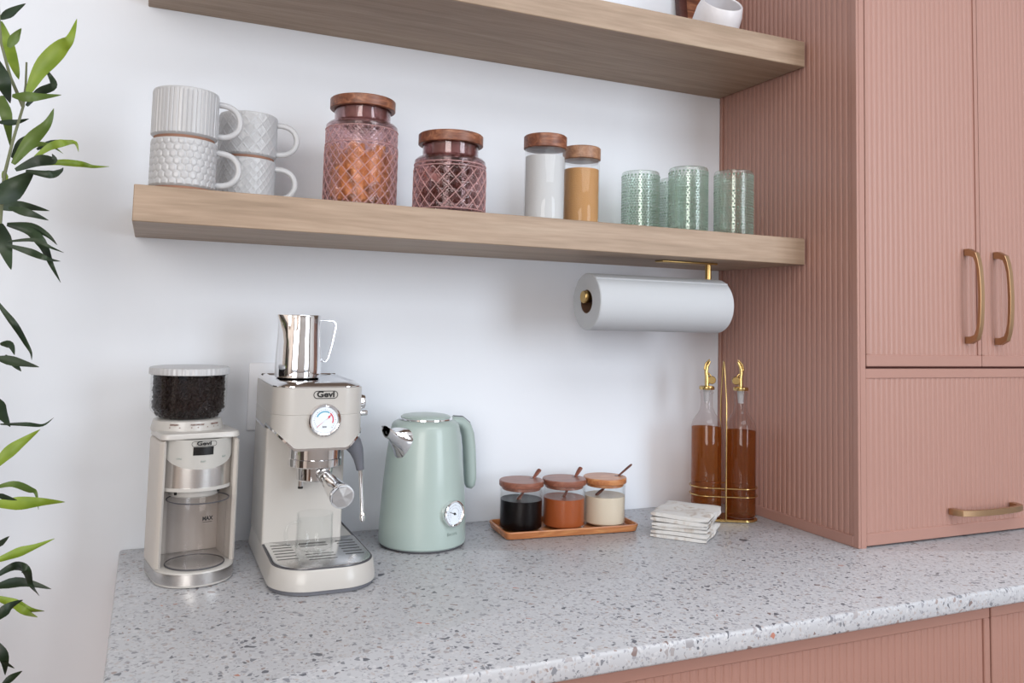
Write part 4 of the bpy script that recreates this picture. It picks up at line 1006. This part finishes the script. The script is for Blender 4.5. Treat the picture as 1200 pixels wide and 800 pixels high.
# spout: chrome beak, triangular section flaring out of the body
sa = R(-150); ux = Vector((math.cos(sa), math.sin(sa), 0)); uy = Vector((-math.sin(sa), math.cos(sa), 0))
def spt(o_, s_, z): return ux * o_ + uy * s_ + Vector((0, 0, z))
loops = []
#        out    half-width  z_bottom  z_top
sec = [(0.048, 0.0275, 0.146, 0.2060), (0.0655, 0.0245, 0.1520, 0.2060), (0.0735, 0.0190, 0.168, 0.2030), (0.0830, 0.0140, 0.1800, 0.2035), (0.0915, 0.0110, 0.1885, 0.2080), (0.0985, 0.0105, 0.1920, 0.2125)]
for o_, hw, z1, z2 in sec:
    lp = []
    for k in range(24):
        a = 2 * PI * k / 24; c_, s_ = math.cos(a), math.sin(a)
        wz = (z1 + z2) / 2 + (z2 - z1) / 2 * s_
        wd = hw * math.copysign(abs(c_) ** 0.75, c_) * (1.0 if s_ > 0.3 else (0.55 + 0.45 * (s_ + 1) / 1.3))
        if s_ > 0: wz = z2 - (z2 - z1) * 0.5 * (1 - s_) ** 1.3
        lp.append(spt(o_ + (0.004 if s_ > 0.5 else 0), wd, wz))
    loops.append(lp)
inner = []
for o_, hw, z1, z2 in reversed(sec[2:]):
    lp = []
    for k in range(24):
        a = 2 * PI * k / 24; c_, s_ = math.cos(a), math.sin(a)
        wz = (z1 + z2) / 2 + (z2 - z1) / 2 * s_ * 0.8
        wd = (hw - 0.0018) * math.copysign(abs(c_) ** 0.75, c_) * (1.0 if s_ > 0.3 else (0.55 + 0.45 * (s_ + 1) / 1.3))
        lp.append(spt(o_ - 0.0005, wd, wz))
    inner.append(lp)
MB().loft(loops + inner).build('spout', 'chrome', t)
# handle: padded loop opposite the spout
ha = R(18); hx = Vector((math.cos(ha), math.sin(ha), 0)); hy = Vector((-math.sin(ha), math.cos(ha), 0))
pts = [(0.050, 0.2085), (0.062, 0.2088), (0.078, 0.2060), (0.0905, 0.1965), (0.0970, 0.182), (0.1010, 0.158), (0.1040, 0.126), (0.1055, 0.100), (0.1053, 0.0885), (0.1035, 0.0825)]
wid = [0.0080, 0.0098, 0.0120, 0.0132, 0.0137, 0.0138, 0.0137, 0.0130, 0.0108, 0.0055]
loops = []
for i, (o_, z) in enumerate(pts):
    a_ = pts[max(0, i - 1)]; b_ = pts[min(len(pts) - 1, i + 1)]; dv = Vector((b_[0] - a_[0], b_[1] - a_[1])).normalized(); nv = Vector((-dv.y, dv.x))
    lp = []
    for k in range(20):
        a = 2 * PI * k / 20
        off = nv * (wid[i] * 0.85 * math.sin(a)); lp.append(hx * (o_ + off.x) + hy * (wid[i] * math.cos(a)) + Vector((0, 0, z + off.y)))
    loops.append(lp)
h_ = MB().loft(loops).build('handle', 'mint', t, angle=60)
ins = []
for i, (o_, z) in enumerate(pts):
    a_ = pts[max(0, i - 1)]; b_ = pts[min(len(pts) - 1, i + 1)]; dv = Vector((b_[0] - a_[0], b_[1] - a_[1])).normalized(); nv = Vector((-dv.y, dv.x))
    o2 = nv * (wid[i] * 0.85 + 0.0002); ins.append(hx * (o_ + o2.x) + Vector((0, 0, z + o2.y)))
MB().sweep(ins[1:-1], hy, 0.0055, 0.0022).build('back_strip', 'grey_rubber', h_)
# thermometer
ga = R(-67); gz = 0.0640; gr = kr(gz)
g = empty('thermometer', (gr * math.cos(ga), gr * math.sin(ga), gz)); g.parent = t; g.rotation_euler = (0, 0, ga + R(90))
MB().lathe([(0, -0.006), (0.0205, -0.006), (0.0215, 0.002), (0.0225, 0.0065), (0.0218, 0.0088), (0.0198, 0.0094), (0.0183, 0.0076), (0, 0.0074)], 64, mat=fr).build('bezel', 'chrome', g)
MB().lathe([(0, 0.0074), (0.0180, 0.0075), (0.0180, 0.0078), (0, 0.0078)], 48, mat=fr).build('dial', 'dial', g)
ml = MB()
for k in range(25):
    a = 225 - 270 * k / 24; arcband(ml, 0.0135, 0.0160 if k % 4 == 0 else 0.0150, a - 1, a + 1, 0.0081, 1)
arcband(ml, 0.0098, 0.0101, -40, 220, 0.0081)
ml.build('tick_marks', 'ink', g)
flatpoly([(-0.0125, 0.0042), (0.0030, -0.0022), (0.0036, -0.0008), (-0.0122, 0.0048)], 0.0084).build('needle', 'ink', g)
MB().lathe([(0, 0.008), (0.0022, 0.008), (0.0018, 0.0092), (0, 0.0095)], 16, mat=fr).build('hub', 'ink', g)
text('Secura', 0.0080, 'lettering', 'grey_ink', t, Matrix.Translation((0.0761 * math.cos(R(-66)), 0.0761 * math.sin(R(-66)), 0.0290)) @ Matrix.Rotation(R(24), 4, 'Z') @ Matrix.Rotation(R(90), 4, 'X'), 0.0002, 0.0225)

# ------------------------------------------------------------------ wooden tray and three syrup jars
TR = R(-4.2); tc_ = Vector((-0.4455, -0.1130, ZC + 0.0001))
t = empty('serving_tray', tc_, TR); tag(t, 'rectangular acacia wood tray under the three lidded syrup jars', 'tray')
tb = rrect(-0.136, 0.136, -0.0535, 0.0535, (0.014,) * 4, 6)
MB().loft([zl(inset(tb, 0.008), 0), zl(inset(tb, 0.004), 0.0015), zl(tb, 0.0125), zl(inset(tb, 0.0008), 0.0142), zl(inset(tb, 0.0040), 0.0142), zl(inset(tb, 0.0075), 0.0058)]).build('tray_body', 'acacia', t)
def syrup_jar(label, loc, rz, mt, lid_m, spoon_a, spoon_t, up_l, spm):
    t = empty('syrup_jar', loc, rz); tag(t, label, 'jar', 'lidded syrup jars on the wooden tray')
    r = 0.0402
    MB().lathe([(0, 0.0008), (r - 0.003, 0), (r - 0.0006, 0.002), (r, 0.005), (r, 0.079), (r - 0.0022, 0.0792), (r - 0.0022, 0.006), (r - 0.005, 0.0035), (0, 0.003)], 72).build('glass_wall', 'glass', t)
    MB().lathe([(0, 0.0032), (r - 0.0045, 0.0032), (r - 0.0012, 0.006), (r - 0.0012, 0.0555), (r - 0.003, 0.0550), (0, 0.0550)], 72).build('syrup', mt, t)
    MB().lathe([(0, 0.0735), (r - 0.0045, 0.0735), (r - 0.0035, 0.0745), (r - 0.0035, 0.0795), (r + 0.0012, 0.0800), (r + 0.0020, 0.0812), (r + 0.0020, 0.0885), (r + 0.0008, 0.0902), (0, 0.0905)], 72).build('lid', lid_m, t)
    # spoon slot and spoon
    d = Vector((math.cos(spoon_a), math.sin(spoon_a), 0)); sd = Vector((-d.y, d.x, 0))
    q = d * (r - 0.011)
    V = [q + d * a + sd * b + Vector((0, 0, 0.0907)) for a, b in ((-0.008, -0.0035), (0.008, -0.0035), (0.008, 0.0035), (-0.008, 0.0035))]
    MB().add(V, [(0, 1, 2, 3)]).build('spoon_slot', 'black', t)
    ax = (Vector((0, 0, 1)) * math.cos(spoon_t) + d * math.sin(spoon_t)).normalized()
    c = q + Vector((0, 0, 0.090))
    ts = [-0.062, -0.058, -0.048, -0.036, -0.015, 0.0, up_l * 0.5, up_l * 0.85, up_l * 0.97, up_l]
    rs = [0.0015, 0.0045, 0.0048, 0.0030, 0.0026, 0.0034, 0.0050, 0.0056, 0.0046, 0.0020] if spoon_t < 0.9 else [0.0015, 0.0045, 0.0048, 0.0030, 0.0026, 0.0028, 0.0034, 0.0036, 0.0030, 0.0014]
    MB().tube([c + ax * a_ for a_ in ts], rs, 14, flat=0.55).build('spoon', spm, t)
zt = ZC + 0.0061
def tray_pt(x, y):
    return (tc_.x + x * math.cos(TR) - y * math.sin(TR), tc_.y + x * math.sin(TR) + y * math.cos(TR), zt)
syrup_jar('syrup jar of black syrup, leftmost on the tray, with a spoon in its lid', tray_pt(-0.0865, 0.004), 0, 'syrup_dark', 'red_lid', R(15), 0.80, 0.022, 'spoon_wood')
syrup_jar('syrup jar of orange-brown caramel in the middle of the tray', tray_pt(0.000, 0.002), 0, 'syrup_caramel', 'red_lid', R(15), 0.72, 0.022, 'spoon_wood')
syrup_jar('syrup jar of pale cream syrup, rightmost on the tray, its spoon leaning right', tray_pt(0.0860, 0.002), 0, 'syrup_cream', 'acacia', R(-5), 0.93, 0.036, 'dark_wood')

# ------------------------------------------------------------------ folded napkins
def napkin(label, loc, rz, sx, sy, h, seed):
    rn = random.Random(seed); mb = MB(); n = 2
    # one cloth folded back and forth: a serpentine ribbon section, swept across y
    half = sx / 2; lay = h / n; sect = []
    ny = 15
    cen = []
    for k in range(n):
        z = lay * (k + 0.5); dirn = 1 if k % 2 == 0 else -1; e0 = half - rn.uniform(0, 0.004); e1 = half - rn.uniform(0, 0.004)
        for j in range(9):
            x = (-e0 + (e0 + e1) * j / 8) * dirn; cen.append((x, z))
        if k < n - 1:
            for a in (-45, 0, 45): cen.append((dirn * (e1 + lay * 0.35 * math.cos(R(a))), z + lay * 0.5 + lay * 0.5 * math.sin(R(a))))
    th = lay * 0.44; N = len(cen)
    rows = []
    for iy in range(ny + 1):
        y = -sy / 2 + sy * iy / ny; L = []; edge = abs(2 * iy / ny - 1)
        up_, dn_ = [], []
        for i, (x, z) in enumerate(cen):
            a = Vector(cen[max(0, i - 1)]); b = Vector(cen[min(N - 1, i + 1)]); d = (b - a).normalized(); nv = Vector((-d.y, d.x))
            tt = th * (1 - 0.5 * edge ** 6)
            wob = 0.0011 * math.sin(x * 90 + seed + y * 40) * (z / h)
            yy = y + 0.0015 * math.sin(i * 0.9 + seed) * (1 if edge > .9 else 0)
            up_.append((x + nv.x * tt, yy, z + nv.y * tt + wob)); dn_.append((x - nv.x * tt, yy, z - nv.y * tt + wob))
        rows.append(up_ + dn_[::-1])
    mb.loft(rows)
    o = mb.build('folded_napkin', 'cloth', None, angle=70, loc=loc); o.rotation_euler = (0, 0, rz)
    zmin = min(v.co.z for v in o.data.vertices)
    for v in o.data.vertices: v.co.z -= zmin
    return tag(o, label, 'napkin', 'folded napkins stacked on the counter')
nx, ny_ = -0.2330, -0.2080
ra = R(42)
napkin('folded marbled white napkin at the bottom of the stack', (nx, ny_, ZC + 0.0002), ra, 0.128, 0.104, 0.0140, 1)
napkin('folded marbled white napkin in the middle of the stack', (nx - 0.001, ny_ + 0.002, ZC + 0.0146), ra + R(3), 0.122, 0.101, 0.0140, 2)
napkin('folded marbled white napkin on top of the stack', (nx + 0.001, ny_ + 0.001, ZC + 0.0290), ra - R(1.5), 0.132, 0.106, 0.0160, 5)

# ------------------------------------------------------------------ syrup bottles in a wire rack
BA = (-0.1195, -0.1190); BB = (-0.0585, -0.1520)
dirv = (Vector(BB) - Vector(BA)).normalized(); ang = math.atan2(dirv.y, dirv.x)
def bottle(label, xy, zliq, flip):
    t = empty('oil_bottle', (xy[0], xy[1], ZC + 0.0052)); tag(t, label, 'bottle', 'amber syrup bottles with gold pourers')
    r = 0.0312; N = 64
    pr = [(0, 0.001), (r - 0.004, 0), (r - 0.0005, 0.002), (r, 0.005), (r, 0.180), (r - 0.0010, 0.1865), (r - 0.0038, 0.1940), (r - 0.0085, 0.2015), (r - 0.0140, 0.2085), (0.0140, 0.2155), (0.0122, 0.2230), (0.0118, 0.233), (0.0122, 0.2485), (0.0140, 0.2495), (0.0140, 0.2525), (0.0122, 0.2535), (0.0122, 0.2565)]
    MB().lathe(pr, N).build('glass_wall', 'bottle_glass', t)
    MB().lathe([(0, 0.003), (r - 0.004, 0.003), (r - 0.0012, 0.006), (r - 0.0012, zliq), (r * 0.5, zliq - 0.0005), (0, zliq - 0.0005)], N).build('syrup', 'amber', t)
    p = empty('pourer', (0, 0, 0.2565)); p.parent = t; p.rotation_euler = (0, 0, ang + (PI if flip else 0))
    MB().lathe([(0, -0.026), (0.0055, -0.026), (0.0075, -0.0002), (0, -0.0001)], 32).build('plug', 'mug', p)
    MB().lathe([(0, 0.0), (0.0152, 0.0002), (0.0158, 0.0015), (0.0155, 0.0062), (0.0135, 0.0075), (0, 0.0078)], 40).build('stopper', 'gold', p)
    MB().tube([(0.000, 0, 0.0075), (0.000, 0, 0.026), (-0.0015, 0, 0.036), (0.0005, 0, 0.048), (0.0050, 0, 0.0565), (0.0070, 0, 0.0590)], [0.0048, 0.0044, 0.0042, 0.0036, 0.0026, 0.0012], 16).build('spout', 'gold', p)
    MB().lathe([(0, -0.004), (0.0075, -0.004), (0.0085, -0.0025), (0.0085, 0.0025), (0.0075, 0.004), (0, 0.004)], 32, mat=Matrix.Translation((0.0098, 0, 0.0200)) @ Matrix.Rotation(R(90), 4, 'X')).build('flap_weight', 'gold', p)
    MB().tube([(0.0095, 0, 0.0265), (0.004, 0, 0.033), (-0.002, 0, 0.036), (-0.0052, 0, 0.043), (-0.0030, 0, 0.0530), (0.0035, 0, 0.0610), (0.0060, 0, 0.0625)], [0.0016, 0.0018, 0.0022, 0.0020, 0.0018, 0.0014, 0.0010], 12).build('flap', 'gold', p)
bottle('amber syrup bottle on the left of the gold rack, nearer the white wall', BA, 0.1795, False)
bottle('amber syrup bottle on the right of the gold rack, against the pink cabinet', BB, 0.1745, True)
mid = (Vector(BA) + Vector(BB)) / 2
t = empty('bottle_rack', (mid.x, mid.y, ZC), ang); tag(t, 'gold wire rack holding the two amber syrup bottles', 'rack')
def stadium(hl_, rr, z, n=20):
    L = []
    for k in range(n + 1): a = R(-90 + 180 * k / n); L.append((hl_ + rr * math.cos(a), rr * math.sin(a), z))
    for k in range(n + 1): a = R(90 + 180 * k / n); L.append((-hl_ + rr * math.cos(a), rr * math.sin(a), z))
    return L
hl_ = (Vector(BB) - Vector(BA)).length / 2
for z in (0.0500, 0.0665): MB().tube(stadium(hl_, 0.0335, z), 0.0012, 10, closed=True).build('ring', 'gold', t)
MB().tube(stadium(hl_, 0.0320, 0.0022), 0.0022, 10, closed=True).build('base_ring', 'gold', t)
bs_ = stadium(hl_, 0.0318, 0)
MB().loft([[(x, y, 0.0035) for x, y, z in bs_], [(x, y, 0.0050) for x, y, z in bs_]]).build('base_plate', 'gold', t)
hp = [(0, -0.0350, 0.002), (0, -0.0350, 0.20), (0, -0.0335, 0.24), (0, -0.012, 0.300), (0, -0.0045, 0.316), (0, -0.0020, 0.3205), (0, 0.0020, 0.3205), (0, 0.0045, 0.316), (0, 0.012, 0.300), (0, 0.0335, 0.24), (0, 0.0350, 0.20), (0, 0.0350, 0.002)]
MB().tube(hp, 0.0014, 12).build('carry_loop', 'gold', t)

# ------------------------------------------------------------------ plant at the left
t = empty('potted_plant', (-1.50, -0.30, 0.0)); tag(t, 'tall leafy potted plant with narrow light and dark green leaves', 'plant')
O_ = Vector((-1.50, -0.30, 0.0))
MB().lathe([(0, 0), (0.11, 0), (0.12, 0.01), (0.15, 0.26), (0.155, 0.28), (0.145, 0.28), (0.138, 0.25), (0, 0.25)], 48).build('pot', 'white_pot', t)
MB().lathe([(0, 0.2505), (0.1375, 0.2505), (0.10, 0.258), (0, 0.262)], 32).build('soil', 'soil', t)
def leaf(col, width, pts, parent, twist=0.0, fold=0.25):
    P = [Vector(p) for p in pts]
    # resample smoothly (Catmull-Rom)
    Q = []; n = len(P)
    for i in range(n - 1):
        p0 = P[max(0, i - 1)]; p1 = P[i]; p2 = P[i + 1]; p3 = P[min(n - 1, i + 2)]
        for k in range(5):
            u = k / 5
            Q.append(0.5 * ((2 * p1) + (p2 - p0) * u + (2 * p0 - 5 * p1 + 4 * p2 - p3) * u * u + (3 * p1 - p0 - 3 * p2 + p3) * u ** 3))
    Q.append(P[-1]); N = len(Q); V = []; F = []
    view = Vector((0.05, -1, 0.0))
    for i, q in enumerate(Q):
        d = (Q[min(N - 1, i + 1)] - Q[max(0, i - 1)]).normalized(); u = i / (N - 1)
        s_ = d.cross(view).normalized(); nn = s_.cross(d).normalized()
        tw = twist * (u - 0.3); s2 = s_ * math.cos(tw) + nn * math.sin(tw); n2 = nn * math.cos(tw) - s_ * math.sin(tw)
        wd = width * 0.49 * min(1, 0.30 + 2.2 * u) * max(0.02, min(1, (1 - u) * 1.75)) ** 0.95
        for a, b in ((-1, fold), (-0.5, fold * 0.35), (0, 0), (0.5, fold * 0.35), (1, fold)):
            V.append(q + s2 * wd * a - n2 * wd * b)
    for i in range(N - 1):
        for k in range(4): F.append((i * 5 + k, i * 5 + k + 1, i * 5 + 6 + k, i * 5 + 5 + k))
    V2 = [v + Vector((0, 0.0006, 0)) for v in V]; o = len(V)
    F2 = [tuple(i + o for i in reversed(f)) for f in F]
    mb = MB().add([v - O_ for v in V + V2], F + F2)
    return mb.build('leaf', 'leaf_' + col, parent, angle=60)
def up3(v): return tuple(Vector(v) + Vector((0, 0, ZC)))
rn = random.Random(11)
stems = []
for (bx, by, tx, ty, H) in ((-1.50, -0.30, -1.40, -0.27, 1.55), (-1.53, -0.27, -1.56, -0.20, 2.0), (-1.47, -0.33, -1.50, -0.42, 1.75)):
    pts = [Vector((bx + (tx - bx) * k / 8 + rn.uniform(-.006, .006), by + (ty - by) * k / 8, 0.25 + (H - 0.25) * k / 8)) - O_ for k in range(9)]
    stems.append((MB().tube(pts, [0.007 - 0.004 * k / 8 for k in range(9)], 10).build('stem', 'twig', t), pts))
for tw in TWIGS:
    q = [Vector(up3(p)) - O_ for p in tw]
    MB().tube(q, [0.0024 - 0.0012 * k / (len(q) - 1) for k in range(len(q))], 8).build('twig', 'twig', t)
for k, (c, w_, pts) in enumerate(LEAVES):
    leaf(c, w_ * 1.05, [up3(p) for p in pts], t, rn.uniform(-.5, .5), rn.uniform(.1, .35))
# the rest of the crown, to the left of the frame
for s_, (st_, pts) in enumerate(stems):
    for k in range(26):
        u = 0.16 + 0.82 * rn.random(); i = min(7, int(u * 8)); p = pts[i].lerp(pts[i + 1], u * 8 - i) + O_
        a = rn.uniform(R(95), R(265)) if s_ != 1 else rn.uniform(R(100), R(300))
        L = rn.uniform(0.13, 0.24); d = Vector((math.cos(a), math.sin(a) * 0.7, 0)); up_ = rn.uniform(-0.2, 0.7)
        q = [p, p + d * L * .35 + Vector((0, 0, L * .3 * up_)), p + d * L * .7 + Vector((0, 0, L * .35 * up_)), p + d * L + Vector((0, 0, L * (.3 * up_ - .25)))]
        if max(v.x for v in q) > -1.43: continue
        if max(v.y for v in q) > -0.02: continue
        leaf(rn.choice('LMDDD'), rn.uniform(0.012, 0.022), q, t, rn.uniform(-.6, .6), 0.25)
# petioles that carry the visible leaf clusters
for (x, y, z, x0, z0) in ((-1.385, -0.26, 0.60, -1.425, 0.50), (-1.385, -0.26, 0.52, -1.43, 0.42), (-1.40, -0.27, 0.30, -1.43, 0.22), (-1.40, -0.27, 0.17, -1.435, 0.10), (-1.40, -0.27, 0.0, -1.445, -0.07), (-1.385, -0.26, -0.08, -1.45, -0.14)):
    MB().tube([Vector((x0, -0.28, z0 + ZC)) - O_, Vector(((x + x0) / 2, -0.27, (z + z0) / 2 - 0.005 + ZC)) - O_, Vector((x, y, z + ZC)) - O_], [0.0026, 0.0022, 0.0016], 8).build('twig', 'twig', t)
